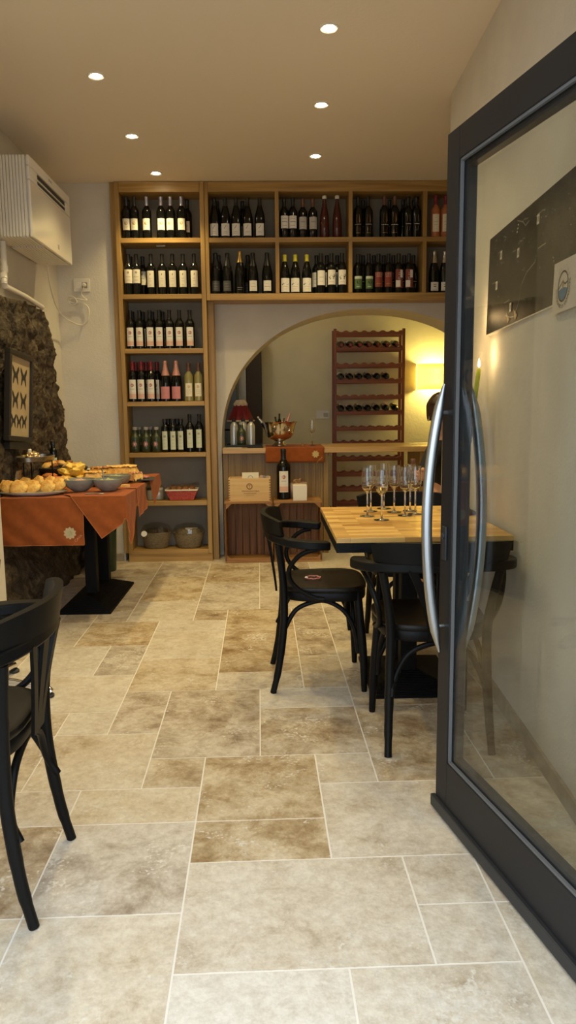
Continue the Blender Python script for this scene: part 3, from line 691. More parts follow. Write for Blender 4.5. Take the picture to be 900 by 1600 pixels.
BT = {
 'r1': lambda: make_bottle('wine_bottle', 'bord', .318, 'bottle', 'caplilac', None, ('paper', .062, .142, .060), [('disc', 'gold', (.012, .08)), ('lines', 'greyink', [(-.25, .5, .002), (-.34, .35, .002)])]),
 'r1d': lambda: make_bottle('wine_bottle', 'bord', .318, 'bottle', 'capblack', None, ('paper', .062, .142, .060), [('disc', 'gold', (.012, .08)), ('lines', 'greyink', [(-.25, .5, .002), (-.34, .35, .002)])]),
 'r2a': lambda: make_bottle('wine_bottle', 'bord', .312, 'bottle', 'capblack', None, ('paper', .085, .185, .068), [('disc', 'greyink', (.009, .28)), ('lines', 'greyink', [(-.05, .6, .002), (-.3, .5, .002)])]),
 'r2b': lambda: make_bottle('wine_bottle', 'bord', .312, 'bottle', 'capblack', None, ('paper', .055, .175, .060), [('poly', 'ink', [(-.06, .24), (.03, .22), (.06, .34), (-.01, .33)]), ('lines', 'greyink', [(.02, .35, .002), (-.14, .4, .0015), (-.38, .3, .002)])]),
 'r3': lambda: make_bottle('wine_bottle', 'bord', .302, 'bottle', 'capblack', None, ('white', .022, .165, .058), [('flower', 'crimson', (.0155, .21)), ('lines', 'ink', [(.0, .55, .0022)]), ('lines', 'gold', [(-.20, .9, .002)]), ('band', 'blush', (-.46, -.24))]),
 'r4': lambda: make_bottle('wine_bottle', 'bord', .318, 'bottle', 'capred', None, ('white', .022, .165, .060), [('flower', 'crimson', (.0155, .21)), ('lines', 'ink', [(.0, .55, .0022)]), ('lines', 'gold', [(-.20, .9, .002)]), ('band', 'blush', (-.46, -.24))]),
 'pinkspark': lambda: make_bottle('sparkling_wine_bottle', 'champ', .322, 'bottle', 'cappink', .20, ('pink', .020, .115, .080), [('lines', 'greyink', [(.28, .5, .002), (.0, .3, .002), (-.1, .45, .002), (-.36, .35, .002)])]),
 'pale': lambda: make_bottle('white_wine_bottle', 'bord', .302, 'clear', 'capbrown', None, ('paper', .038, .142, .056), [('flower', 'gold', (.014, .24)), ('lines', 'greyink', [(-.02, .55, .002), (-.16, .7, .002), (-.3, .5, .002)])]),
 'squat': lambda: make_bottle('oil_bottle', 'squat', .205, 'bottlegreen', 'greyink', None, ('bottlegreen', .03, .10, .05), [('flower', 'pink', (.0225, .02))]),
 'oil': lambda: make_bottle('oil_bottle', 'marasca', .268, 'bottle', 'capblack', None, ('palegreen', .022, .168, .046), [('flower', 'greenlab', (.011, .22)), ('lines', 'greyink', [(.02, .55, .002), (-.15, .4, .0018), (-.36, .5, .0018)])]),
 'oiltall': lambda: make_bottle('oil_bottle', 'bord', .305, 'bottle', 'capblack', .245, ('palegreen', .035, .18, .048), [('flower', 'greenlab', (.010, .27)), ('lines', 'greyink', [(.05, .55, .002), (-.25, .5, .0018)])]),
 'a1': lambda: make_bottle('wine_bottle', 'burg', .306, 'bottle', 'capblack', None, ('white', .018, .108, .070), [('poly', 'greyink', [(-.12, .05), (-.02, .14), (.16, .36), (.06, .34), (-.02, .22), (-.16, .10)]), ('lines', 'greyink', [(-.18, .4, .002), (-.3, .55, .002)])]),
 'a2dark': lambda: make_bottle('sparkling_wine_bottle', 'champ', .318, 'bottle', 'capblack', .215, ('darklab', .022, .100, .066), [('lines', 'greyink', [(.2, .6, .002), (-.05, .5, .002), (-.3, .7, .002)])]),
 'a2gold': lambda: make_bottle('sparkling_wine_bottle', 'champ', .330, 'bottle', 'capgold', .232, ('bottle', .022, .06, .06), [('lines', 'greyink', [(.1, .7, .003), (-.25, .6, .002)])]),
 'a2white': lambda: make_bottle('sparkling_wine_bottle', 'champ', .318, 'bottle', 'capblack', .215, ('white', .022, .100, .064), [('lines', 'gold', [(-.1, .7, .003)]), ('lines', 'greyink', [(.2, .4, .002), (-.35, .5, .002)])]),
 'b1a': lambda: make_bottle('wine_bottle', 'bord', .305, 'bottle', 'capblack', None, ('white', .072, .165, .066), [('lines', 'greyink', [(.25, .6, .002), (-.02, .7, .006), (-.3, .5, .003)])]),
 'b1b': lambda: make_bottle('wine_bottle', 'bord', .300, 'bottle', 'capbrown', None, ('greylab', .066, .158, .066), [('lines', 'greyink', [(.3, .5, .002), (.05, .55, .009), (-.3, .6, .002)])]),
 'b1rose': lambda: make_bottle('rose_wine_bottle', 'rosetall', .322, 'darkrose', 'white'),
 'b2yel': lambda: make_bottle('wine_bottle', 'burg', .302, 'bottle', 'capyellow', .248, ('white', .014, .118, .076), [('poly', 'ink', [(-.42, .05), (-.2, .14), (-.05, .10), (.12, .22), (.40, .12), (.28, .02), (.1, .04), (-.1, -.04), (-.3, .0)]), ('lines', 'gold', [(-.12, .5, .002), (-.3, .4, .002)])]),
 'b2plain': lambda: make_bottle('wine_bottle', 'bord', .312, 'bottle', 'capblack', None, ('white', .062, .170, .070), [('lines', 'greyink', [(.02, .55, .003), (-.25, .4, .002)])]),
 'b2beast': lambda: make_bottle('wine_bottle', 'bord', .312, 'bottle', 'capblack', None, ('white', .066, .174, .070), [('poly', 'ink', [(-.46, .06), (-.25, .02), (-.1, .14), (.1, .06), (.2, .2), (.36, .24), (.42, .10), (.25, -.04), (.28, -.16), (.1, -.06), (-.12, -.08), (-.2, -.18), (-.26, -.06)]), ('lines', 'greyink', [(-.32, .5, .002)])]),
 'c1': lambda: make_bottle('wine_bottle', 'bord', .310, 'bottle', 'capblack', None, ('bottle', .02, .18, .07), [('poly', 'bronze', [(-.14, .42), (.12, .42), (.24, .12), (.14, .05), (-.16, .05), (-.22, .14)]), ('lines', 'greyink', [(-.04, .75, .006)]), ('poly', 'bronze', [(-.2, -.12), (.2, -.12), (.22, -.34), (-.22, -.34)]), ('lines', 'gold', [(-.42, .5, .003)])]),
 'c1b': lambda: make_bottle('wine_bottle', 'bord', .316, 'bottle', 'capbrown', None, ('bottle', .02, .18, .07), [('poly', 'bronze', [(-.16, .46), (.14, .46), (.26, .14), (.12, .02), (-.16, .05), (-.24, .14)]), ('lines', 'white', [(-.06, .85, .005)]), ('poly', 'redlab', [(-.24, -.1), (.24, -.12), (.22, -.36), (-.26, -.34)]), ('lines', 'gold', [(-.42, .6, .003)])]),
 'c1c': lambda: make_bottle('wine_bottle', 'bord', .310, 'bottle', 'capblack', None, ('bottle', .02, .18, .07), [('poly', 'greyink', [(-.16, .4), (.14, .4), (.2, .1), (-.2, .1)]), ('lines', 'greylab', [(-.02, .6, .005)]), ('poly', 'greyink', [(-.18, -.1), (.18, -.1), (.12, -.3), (-.12, -.3)])]),
 'c2green': lambda: make_bottle('wine_bottle', 'bord', .305, 'bottle', 'capblack', None, ('greenlab', .035, .130, .066), [('band', 'palegreen', (.28, .48)), ('disc', 'ink', (.014, .02)), ('lines', 'palegreen', [(-.35, .5, .003)])]),
 'c2red': lambda: make_bottle('wine_bottle', 'bord', .305, 'bottle', 'capblack', None, ('redlab', .048, .160, .068), [('lines', 'blush', [(.42, .9, .003), (.34, .8, .003), (.26, .9, .003), (.18, .7, .003)]), ('disc', 'crimson', (.012, -.02)), ('lines', 'gold', [(-.3, .6, .003)])]),
 'c2split': lambda: make_bottle('wine_bottle', 'bord', .305, 'bottle', 'capblack', None, ('redlab', .040, .180, .068), [('bandw', 'white', (.05, .46, .08, .46)), ('bandw', 'white', (-.46, -.1, -.46, .1)), ('disc', 'greyink', (.012, .02)), ('lines', 'blush', [(.2, .3, .004), (.3, .24, .003)])]),
 'd1': lambda: make_bottle('rose_wine_bottle', 'bord', .318, 'rose', 'capred', None, ('paper', .04, .165, .056), [('lines', 'gold', [(.30, .4, .002), (.05, .55, .003), (-.1, .6, .002), (-.35, .4, .002)])]),
 'd2': lambda: make_bottle('sparkling_wine_bottle', 'champ', .326, 'bottle', 'capsilver', .222, ('white', .014, .078, .066), [('lines', 'ink', [(.2, .35, .004), (-.05, .3, .006), (-.35, .6, .002)])]),
}
protos = {}
def put_bottle(t, x, y, z, label, cat, group, rz=0):
    if t not in protos:
        o = protos[t] = BT[t](); o.location = (x, y, z); o.rotation_euler = (0, 0, rz); tag(o, label, cat, group); return o
    o = dup(protos[t], (x, y, z), rz, label, group); o['category'] = cat; return o
YR, YR2 = 6.062, 6.152
rb = random.Random(9)
def clampx(X):
    for a, b_ in ((-1.132, -.512), (-.447, .069), (.099, .643), (.673, 1.226), (1.256, 1.86)):
        if a-.05 < X < b_+.05: return min(max(X, a+.044), b_-.044)
    return X
def row(specs, z, where, group):
    """specs: [(type, [pixel x ...], look, category)]"""
    for t, xs, look, cat in specs:
        for i, px in enumerate(xs):
            X = aty(px, 636-(z-CH)/6.06*F, YR).x
            n = len(xs); pos = '' if n == 1 else (', %s of %s from the left' % (ORD[i], NUM[n]))
            X = clampx(X)
            put_bottle(t, X, YR, z+.0006, '%s%s, %s' % (look, pos, where), cat, group, rb.uniform(-.12, .12))
def behind(t, xs, z, look, where, group, cat='wine'):
    for i, px in enumerate(xs):
        X = aty(px, 636-(z-CH)/6.06*F, YR2).x; n = len(xs); pos = '' if n == 1 else (', %s of %s from the left' % (ORD[i], NUM[n])); X = clampx(X)
        put_bottle(t, X, YR2, z+.0006, '%s in second row%s, %s' % (look, pos, where), cat, group, rb.uniform(-.3, .3))
G = 'bottles on the tall shelf unit'
row([('r1d', [195.8, 212], 'black-topped wine bottle with cream label', 'wine'), ('r1', [231, 253.3, 268, 285], 'silver-topped wine bottle with cream label', 'wine')], SZ[0], 'tall unit, top shelf', G)
behind('r1d', [201, 294], SZ[0], 'black-topped bottle', 'tall unit, top shelf', G)
row([('r2a', [196.4, 215], 'wine bottle with broad cream label', 'wine'), ('r2b', [237.7, 255, 271, 287.5, 304.6], 'wine bottle with tall cream label', 'wine')], SZ[1], 'tall unit, second shelf', G)
behind('r2a', [206, 225], SZ[1], 'dark bottle', 'tall unit, second shelf', G)
row([('r3', [205.5, 219.7, 235.6, 250.3, 266, 281.5, 297.8], 'wine bottle with crimson flower label', 'wine')], SZ[2], 'tall unit, third shelf', G)
behind('r3', [209, 225, 240, 256], SZ[2], 'flower-label bottle', 'tall unit, third shelf', G)
row([('r4', [207.8, 222.3, 237.5], 'red-capped bottle with crimson flower', 'wine'), ('pinkspark', [259.8, 276.6], 'pink-foiled sparkling wine bottle', 'sparkling wine'), ('pale', [295.7, 311.0], 'clear bottle with gold flower label', 'wine')], SZ[3], 'tall unit, fourth shelf', G)
behind('r4', [214, 230, 247], SZ[3], 'red-capped bottle', 'tall unit, fourth shelf', G)
row([('squat', [212, 229, 245], 'squat green bottle with pink flower', 'oil'), ('oil', [258.8, 271, 283.6], 'square-shouldered dark oil bottle', 'oil'), ('oiltall', [297.6, 312.3], 'tall oil bottle with pale label', 'oil')], SZ[4], 'tall unit, fifth shelf', G)
behind('squat', [219, 236], SZ[4], 'squat green bottle', 'tall unit, fifth shelf', G, 'oil')
behind('oil', [264, 278], SZ[4], 'square-shouldered oil bottle', 'tall unit, fifth shelf', G, 'oil')
G = 'bottles on the shelf over the arch'
row([('a1', [333, 353, 370, 387.7, 406.6], 'burgundy bottle with white swirl label', 'wine'), ('b1a', [441.8, 458], 'wine bottle with white landscape label', 'wine'), ('b1b', [473.5, 489], 'brown-capped bottle with grey label', 'wine'), ('b1rose', [507, 526.7], 'label-free slim dark rose bottle', 'wine'),
     ('c1', [559.3, 575], 'dark bottle with bronze printed figure', 'wine'), ('c1b', [600, 616], 'brown-capped bottle with bronze print', 'wine'), ('c1c', [636.8, 653], 'dark bottle with faint grey print', 'wine'), ('d1', [679.7, 695], 'orange-pink rose bottle with cream label', 'wine')], 2.56, 'upper shelf over arch', G)
behind('a1', [341, 380], 2.56, 'burgundy bottle', 'upper shelf over arch', G)
behind('c1c', [567, 608, 629, 646], 2.56, 'dark bottle', 'upper shelf over arch', G)
row([('a2dark', [335, 356.5], 'sparkling bottle with dark label', 'sparkling wine'), ('a2gold', [375.8], 'sparkling bottle with gold foil neck', 'sparkling wine'), ('a2white', [396, 418], 'black-foiled sparkling bottle with white label', 'sparkling wine'),
     ('b2yel', [444.9, 461.8, 479.7], 'yellow-capped bottle with mountain label', 'wine'), ('b2plain', [501.5], 'wine bottle with plain white label', 'wine'), ('b2beast', [518, 534.5], 'bottle with black beast label', 'wine'),
     ('c2green', [559.3, 576], 'wine bottle with green label', 'wine'), ('c2red', [591, 606.6], 'wine bottle with red chequered label', 'wine'), ('c2split', [622.4, 638.4], 'bottle with red-white split label', 'wine'), ('d2', [677.5, 693.8], 'silver-foiled sparkling bottle with white label', 'sparkling wine')], 2.137, 'lower shelf over arch', G)
behind('a2dark', [343, 388], 2.137, 'sparkling bottle', 'lower shelf over arch', G, 'sparkling wine')
behind('b2plain', [494.8, 511, 527], 2.137, 'white-label bottle', 'lower shelf over arch', G)
behind('c1c', [567, 584, 599, 614, 631, 647], 2.137, 'dark bottle', 'lower shelf over arch', G)

# ---- baskets and box on the two bottom shelves
def basket(name, label, X, Y, z, rx, ry, h, group, content):
    t = thing(name, label, 'basket', (X, Y, z), 0, group)
    S = Matrix.Diagonal((1, ry/rx, 1)).to_4x4()
    prof = [(0, .002), (rx*.70, .002), (rx*.76, .01), (rx*.97, h*.92), (rx, h), (rx*1.02, h*1.03), (rx*.98, h*1.05), (rx*.93, h), (rx*.70, .02), (0, .02)]
    MB().lathe(prof, 40, mat=S, wob=lambda a, z: .018*sin(a*20)*(1 if z > .01 else 0)).build('body', M['wicker'], t, smooth=60)
    mb = MB()
    for q in range(5):
        a = 2*pi*q/5+.4; mb.blob((rx*.45*cos(a), ry*.45*sin(a), h*.95), (.045, .04, .04), 12, .25, 9)
    mb.build('filling', M[content], t)
    mb = MB().lathe([(rx*1.03, h*.98), (rx*1.03, h*1.08), (rx*.85, h*1.45), (rx*.4, h*1.62), (0.001, h*1.6)], 30, mat=S, wob=lambda a, z: .05*noise.noise(V((a*3, z*40, rx))))
    mb.build('cellophane_wrap', M['film'], t, smooth=20)
    return t
bA = basket('gift_basket', 'round wicker gift basket with white tag, bottom shelf of tall unit', aty(245, 850, 6.11).x, 6.11, SZ[6], .125, .095, .13, 'wrapped baskets on the bottom shelf', 'darkwicker')
mb = MB(); mb.lathe([(.0, 0), (.024, .0), (.024, .002), (0, .002)], 20, mat=Matrix.Rotation(radians(75), 4, 'X')); mb.build('gift_tag', M['white'], bA, loc=(-.085, -.10, .135))
bB = basket('gift_basket', 'wrapped wicker gift basket with pale lid paper, beside the shelf side panel', aty(295.5, 850, 6.11).x, 6.11, SZ[6], .13, .095, .125, 'wrapped baskets on the bottom shelf', 'wicker')
MB().box((-.03, -.05, 0), (.07, .03, .004), mat=Matrix.Translation((0, 0, .145)) @ Matrix.Rotation(radians(24), 4, 'X')).build('lid_paper', M['white'], bB)
t = thing('gift_box', 'red patterned tray box wrapped in clear film on sixth shelf of tall unit', 'gift box', (aty(285.5, 783, 6.09).x, 6.10, SZ[5]))
MB().prism([(-.095, -.07, .002), (.095, -.07, .002), (.13, -.085, .085), (-.13, -.085, .085)], (0, .15, 0)).build('tray', M['redbox'], t, bevel=.002)
mb = MB().box((-.133, -.089, .082), (.133, -.082, .094)).box((-.133, .062, .082), (.133, .069, .094)).box((-.133, -.082, .082), (-.127, .062, .094)).box((.127, -.082, .082), (.133, .062, .094)); mb.build('rim', M['paper'], t)
mb = MB()
for q in range(4): mb.blob((-.08+.053*q, -.01, .092), (.03, .045, .022), 12, .2)
mb.build('filling', M['brownfood'], t)
mb = MB().grid(lambda u, v: V((-.13+.27*u, -.085+.155*v, .098+.045*sin(pi*v)*(.4+.6*u)+.012*noise.noise(V((u*9, v*9, 2))))), 16, 10); mb.build('film', M['film'], t, smooth=20)
t = thing('jar_parcel', 'glass jars wrapped in clear film behind the orange cloth tip, sixth shelf', 'parcel', (aty(243, 783, 6.10).x, 6.11, SZ[5]))
for q, x in enumerate((-.04, .035)):
    j = MB().lathe([(.028, .001), (.033, .005), (.033, .07), (.028, .08), (.028, .085)], 20, c=(x, 0, 0)).build('jar', M['greyink'], t); MB().lathe([(.030, .084), (.030, .098), (.028, .1)], 20, c=(x, 0, 0)).build('lid', M['china' if q else 'black'], j)
MB().lathe([(.085, .001), (.09, .06), (.075, .11), (.03, .135), (.002, .13)], 24, wob=lambda a, z: .12*noise.noise(V((a*3, z*30, 1))), mat=Matrix.Diagonal((1, .7, 1)).to_4x4()).build('film', M['film'], t, smooth=20)

# ================================================================== WINE RACK IN THE BACK ROOM
RX0, RX1, RY0, RY1 = .70, 1.462, 8.0, 8.24
rk = thing('wine_rack', 'tall red-brown wooden wine rack against the yellow back room wall', 'wine rack', ((RX0+RX1)/2, RY0, 0)); O3 = rk.location
for x in (RX0, RX1-.03):
    for y in (RY0, RY1-.03): W(MB(), (x, y, 0), (x+.03, y+.03, 2.065), O3).build('upright', M['rack'], rk, bevel=.003)
ry_px = [519.7, 544, 570, 594.5, 620, 644.4, 669, 692, 716.6, 740.5, 764, 787]
rz_ = [aty(577, p, RY0).z for p in ry_px]
bx = [aty(p, 540, RY0).x for p in (533.4, 547.6, 562.2, 576.3, 590.6, 605.3, 620)]
for j, zr in enumerate(rz_):
    for y in (RY0+.004, RY1-.026):
        top = []
        for i in range(71):
            x = RX0+.031+(RX1-RX0-.062)*i/70; d = min(abs(x-b_) for b_ in bx); top.append((x, zr+.024-.016*max(0, 1-(d/.036)**2)))
        pts = [(RX1-.031, y, zr-.026), (RX0+.031, y, zr-.026)] + [(x, y, z) for x, z in top]
        mb = MB().prism([V(p)-O3 for p in pts], (0, .022, 0)); mb.build('rail', M['rackx'], rk, smooth=30)
for lv, cnt, capn, cw in ((1, 7, 'r4', 'red-capped bottle'), (3, 6, 'r3', 'dark bottle'), (5, 7, 'r3', 'dark bottle')):
    for i in range(cnt):
        o = dup(protos[capn], (bx[i], RY0+.235, rz_[lv]+.045), 0, '%s lying in the wine rack, %s of %s in the %s filled row' % (cw, ORD[i], NUM[cnt], {1: 'top', 3: 'middle', 5: 'lowest'}[lv]), 'bottles lying in the wine rack')
        # stands on its base by default: lay it down, neck towards the room, label up
        o.rotation_euler = (radians(93.5), 0, 0) ; o.rotation_mode = 'XYZ'
        o.matrix_world = Matrix.Translation((bx[i], RY0+.262, rz_[lv]+.068)) @ Matrix.Rotation(radians(97), 4, 'X') @ Matrix.Rotation(pi + rb.uniform(-.5, .5), 4, 'Z')
# ================================================================== BAR COUNTER IN THE ARCH
bar = thing('bar_counter', 'long wooden bar counter standing in the arch', 'counter', (.2, 6.25, 0)); O4 = bar.location
W(MB(), (-.392, 6.195, .868), (1.80, 6.86, .912), O4).build('counter_top', M['bartop'], bar, bevel=.003)
mb = MB(); nx = 40
for i in range(nx):
    x = -.345+.80*i/nx; W(mb, (x, 6.275, .01), (x+.80/nx-.0025, 6.30, .866), O4)
W(mb, (-.345, 6.282, .01), (.455, 6.298, .866), O4); mb.build('front_panel', M['barwood'], bar)
W(MB(), (-.39, 6.262, 0), (-.347, 6.31, .866), O4).build('end_post', M['barwood'], bar, bevel=.002)
W(MB(), (.457, 6.262, 0), (.50, 6.31, .866), O4).build('end_post', M['barwood'], bar, bevel=.002)
W(MB(), (.50, 6.25, .835), (.53, 6.31, .866), O4).build('bracket', M['barwood'], bar, bevel=.002)
W(MB(), (1.275, 6.24, 0), (1.36, 6.80, .866), O4).build('support_panel', M['barwood'], bar, bevel=.002)
ZT = .9126
def on_bar(px, py, z=ZT): return atz(px, py, z)
# runner
mb = MB(); rx0, rx1 = -.032, .460
def run(u, v):
    s = v*.62; x = rx0+(rx1-rx0)*u
    if s < .125: return V((x+.002*sin(v*40), 6.186-.004*sin(u*9)-.002, .912-.125+s+.003))
    return V((x, 6.19+(s-.125), .9155))
mb.grid(run, 24, 40); rn = mb.build('bar_runner', M['cloth'], None, solid=.0022); tag(rn, 'rust-orange cloth runner with gold flower hanging over the bar front', 'runner')
q = MB(); cx, cz = aty(493, 709.5, 6.18).x, aty(493, 709.5, 6.18).z
q.add([(cx+a, 6.170, cz+b_) for a, b_ in flower(.032, 8, .14)], [tuple(range(48))]); put_text(q, 'LA CAVA', .017, (cx+.035, 6.170, cz-.052), V((.72, 0, .69)), V((-.69, 0, .72)))
q.build('embroidered_flower', [M['gold']], rn, smooth=0)
# ice bucket
bk = thing('ice_bucket', 'silver footed wine cooler bowl with ring handles on the orange runner', 'wine cooler', (aty(437, 698, 6.40).x, 6.40, .918))
MB().lathe([(.062, 0), (.066, .004), (.060, .012), (.040, .026), (.036, .040), (.052, .052), (.098, .070), (.118, .100), (.126, .140), (.140, .188), (.153, .205), (.156, .209), (.151, .208), (.133, .188), (.119, .140), (.110, .104), (.05, .075), (0, .073)], 48).build('bowl', M['silver'], bk, smooth=60)
for a in (-112, -62, 68):
    c = V((.139*cos(radians(a)), .139*sin(radians(a)), .150)); MB().tube(arc(c, V((-sin(radians(a)), cos(radians(a)), 0)), V((0, 0, 1)), .021, .021, 0, 2*pi, 20), .0038, 8, caps=False).build('ring_handle', M['silver'], bk)
def neck(px, py, lean, cap, label, name='wine_bottle'):
    top = aty(px, py, 6.40); base = V((bk.location.x+(top.x-bk.location.x)*.28, 6.40+lean[1]*.2, .918+.081)); ax = (V((top.x, 6.40+lean[1], top.z))-base); 
    o = dup(protos[cap], base, 0, label, 'bottles in the wine cooler'); h = ax.length; q_ = V((0, 0, 1)).rotation_difference(ax.normalized())
    o.matrix_world = Matrix.Translation(base) @ q_.to_matrix().to_4x4() @ Matrix.Diagonal((.5, .5, h/.318, 1))
    return o
neck(403, 652, (0, -.02), 'd2', 'silver-foiled bottle lying over the edge of the wine cooler')
neck(430, 650, (0, .05), 'r3', 'brown-necked bottle, first upright one in the wine cooler', )
neck(436.5, 645.5, (0, -.03), 'r2a', 'tallest dark bottle in the middle of the wine cooler')
neck(444.5, 652, (0, .06), 'b1b', 'short brown-topped bottle in the wine cooler, beside the tallest')
neck(453, 645.5, (0, .0), 'pinkspark', 'thick-necked sparkling bottle at the glass side of the wine cooler')
# flute template
def make_flute(name, label, loc, wine, cat='glass', group=None, tint='wine'):
    t = thing(name, label, cat, loc, 0, group)
    pr = [(.0005, .003), (.032, .0012), (.034, .002), (.033, .0032), (.010, .006), (.0042, .012), (.0036, .05), (.0036, .104), (.0055, .110), (.016, .119), (.0245, .131), (.0272, .146), (.0268, .170), (.0235, .223), (.0229, .223), (.0262, .170), (.0266, .147), (.0238, .1325), (.015, .121), (.0005, .1125)]
    MB().lathe(pr, 32).build('glass_body', M['crystal'], t, smooth=60)
    if wine > 0:
        inner = [(.0005, .1130), (.015, .1215), (.0236, .1330), (.0262, .147), (.0258, .170), (.0232, .22)]
        zt = .1130+wine; pf = []
        for (a, b_), (c, d) in zip(inner, inner[1:]):
            pf.append((a, b_))
            if b_ <= zt <= d: pf.append((a+(c-a)*(zt-b_)/(d-b_), zt)); break
        pf.append((0.0004, zt)); MB().lathe(pf, 28).build('wine', M[tint], t, smooth=40)
    return t
p = on_bar(487, 696, .918); make_flute('champagne_flute', 'empty champagne flute standing on the orange bar runner', (p.x, 6.34, .918), 0)
ck = MB().lathe([(.010, 0), (.011, .002), (.011, .024), (.0095, .026)], 16); o = ck.build('bottle_cork', M['cork'], None, loc=(aty(473, 694, 6.36).x, 6.36, .918)); tag(o, 'single wine cork standing on the runner beside the cooler foot', 'cork')
# black tray, aluminium bottles, dark bottle, papers
def slab(name, lab, cat, lo, hi, m, **k):
    c = [(lo[0]+hi[0])/2, (lo[1]+hi[1])/2, lo[2]]; mb = MB().box([lo[i]-c[i] for i in range(3)], [hi[i]-c[i] for i in range(3)]); o = mb.build(name, m, None, loc=c, **k); return tag(o, lab, cat)
t = thing('serving_tray', 'black tray carrying bottles on the bar end under the arch', 'tray', (-.215, 6.46, ZT))
MB().box((-.155, -.14, 0), (.155, .14, .007)).build('base', M['black'], t, bevel=.002)
mb = MB().box((-.155, -.14, .007), (.155, -.134, .022)).box((-.155, .134, .007), (.155, .14, .022)).box((-.155, -.134, .007), (-.149, .134, .022)).box((.149, -.134, .007), (.155, .134, .022)); mb.build('rim', M['black'], t)
pa = None
for i, (px, yy) in enumerate(((366, 6.50), (380.5, 6.54), (392.5, 6.52))):
    X = aty(px, 690, yy).x; lab = 'white aluminium flask with black loop cap, %s of three on the tray' % ORD[i]
    if pa is None:
        pa = thing('drink_flask', lab, 'flask', (X, yy, ZT+.0072), 0, 'white flasks on the bar tray')
        MB().lathe([(.030, 0), (.034, .004), (.034, .165), (.031, .180), (.020, .196), (.0165, .200), (.0165, .207)], 28).build('body', M['alu'], pa)
        c = MB().lathe([(.0165, .2075), (.018, .209), (.018, .224), (.012, .229)], 20).build('cap', M['black'], pa)
        MB().tube(arc((0, 0, .228), (1, 0, 0), (0, 0, 1), .012, .017, 0, pi, 12), .0032, 8).build('loop', M['black'], c)
    else: dup(pa, (X, yy, ZT+.0072), label=lab)
o = dup(protos['squat'], (aty(377.5, 690, 6.375).x, 6.375, ZT+.0072), .05, 'small dark green bottle with pink flower, in front of the flasks', 'small bottle on the bar tray'); o['category'] = 'oil'
slab('paper_sheet', 'white paper sheet lying at the bar end under the arch', 'paper', (-.385, 6.22, ZT), (-.23, 6.315, ZT+.0015), M['card'])
slab('price_tablet', 'thin black tablet lying on the bar beside the runner', 'tablet', (-.185, 6.215, ZT), (-.05, 6.31, ZT+.008), M['black'], bevel=.002)
slab('note_paper', 'small white note on the bar near the support panel', 'paper', (1.24, 6.50, ZT), (1.40, 6.62, ZT+.001), M['card'])
# red lamp
lm = thing('table_lamp', 'small table lamp with red pleated shade on the bar end', 'lamp', (aty(377, 690, 6.72).x, 6.72, ZT))
MB().lathe([(.05, 0), (.052, .004), (.045, .012), (.012, .022), (.009, .05), (.014, .10), (.017, .17), (.010, .215), (.008, .24)], 24).build('stand', M['china'], lm)
MB().lathe([(.118, .215), (.052, .365), (.0505, .364), (.1165, .214)], 64, wob=lambda a, z: .045*sin(a*16)).build('lamp_shade', M['redshade'], lm, smooth=60)
MB().lathe([(.058, .352), (.060, .372), (.035, .405), (.02, .402), (.03, .37)], 40, wob=lambda a, z: .08*sin(a*9)).build('lace_collar', M['lace'], lm)
MB().lathe([(.119, .214), (.121, .224), (.1185, .226)], 64, wob=lambda a, z: .045*sin(a*16)).build('lace_hem', M['lace'], lm)
# fridge glimpsed through the arch
fr = thing('fridge', 'blue-grey fridge behind the bar at the foot of the arch', 'fridge', (-.535, 7.45, 0))
MB().box((-.34, 0, .05), (.22, .6, 1.02)).build('lower_door', M['fridge'], fr, bevel=.008)
MB().box((-.34, 0, 1.035), (.22, .6, 1.75)).build('upper_door', M['fridge'], fr, bevel=.008)
MB().box((-.34, .02, 0), (.22, .6, .049)).build('base', M['black'], fr)
MB().tube([(.16, -.03, .6), (.16, -.03, .98)], .008, 8).tube([(.16, -.03, .62), (.16, .002, .62)], .006, 8).tube([(.16, -.03, .96), (.16, .002, .96)], .006, 8).build('handle', M['black'], fr)
# wall sconce and switch plate
sc_ = thing('wall_sconce', 'lit square yellow wall lamp beside the wine rack', 'lamp', (1.84, 8.3, 1.565))
def shade(u, v): a = pi*u; return V((-.19*cos(a), -.004-.125*sin(a)**.6, -.14+.28*v))
MB().grid(shade, 28, 4).build('lamp_shade', M['lampshade'], sc_, solid=.002)
MB().box((-.05, -.012, -.05), (.05, 0, .05)).build('wall_plate', M['china'], sc_, bevel=.002)
MB().tube([(0, -.012, 0), (0, -.06, 0)], .008, 8).lathe([(.01, -.02), (.02, .0), (.028, .025), (.018, .05), (0, .058)], 16, c=(0, -.06, 0)).build('lamp_bulb', M['whitewax'], sc_)
for z_ in (.20, -.19):
    ld = bpy.data.lights.new('sconce_light', 'POINT'); ld.energy = 19; ld.color = (1, .80, .24); ld.shadow_soft_size = .035
    lo = bpy.data.objects.new('sconce_light', ld); COL.objects.link(lo); lo.location = (1.84, 8.3-.095, 1.565+z_*.25)
sw = thing('wall_switch', 'wide pale switch plate on the yellow wall beside the wine rack', 'switch', (aty(504, 648, 8.3).x, 8.3, aty(504, 648, 8.3).z))
MB().box((-.075, -.009, -.045), (.075, 0, .045)).build('plate', M['plastic'], sw, bevel=.003)
MB().box((.01, -.013, -.02), (.06, -.009, .02)).build('rocker', M['greylab'], sw, bevel=.001)
MB().tube(bez([(.52, 6.32, .40), (.56, 6.35, .33), (.60, 6.42, .30), (.66, 6.5, .12), (.8, 6.6, .006), (1.1, 6.75, .006)]), .004, 8).build('power_cable', M['black'], None)
tag(bpy.data.objects['power_cable'], 'thin black cable hanging beside the bar end panel', 'cable')

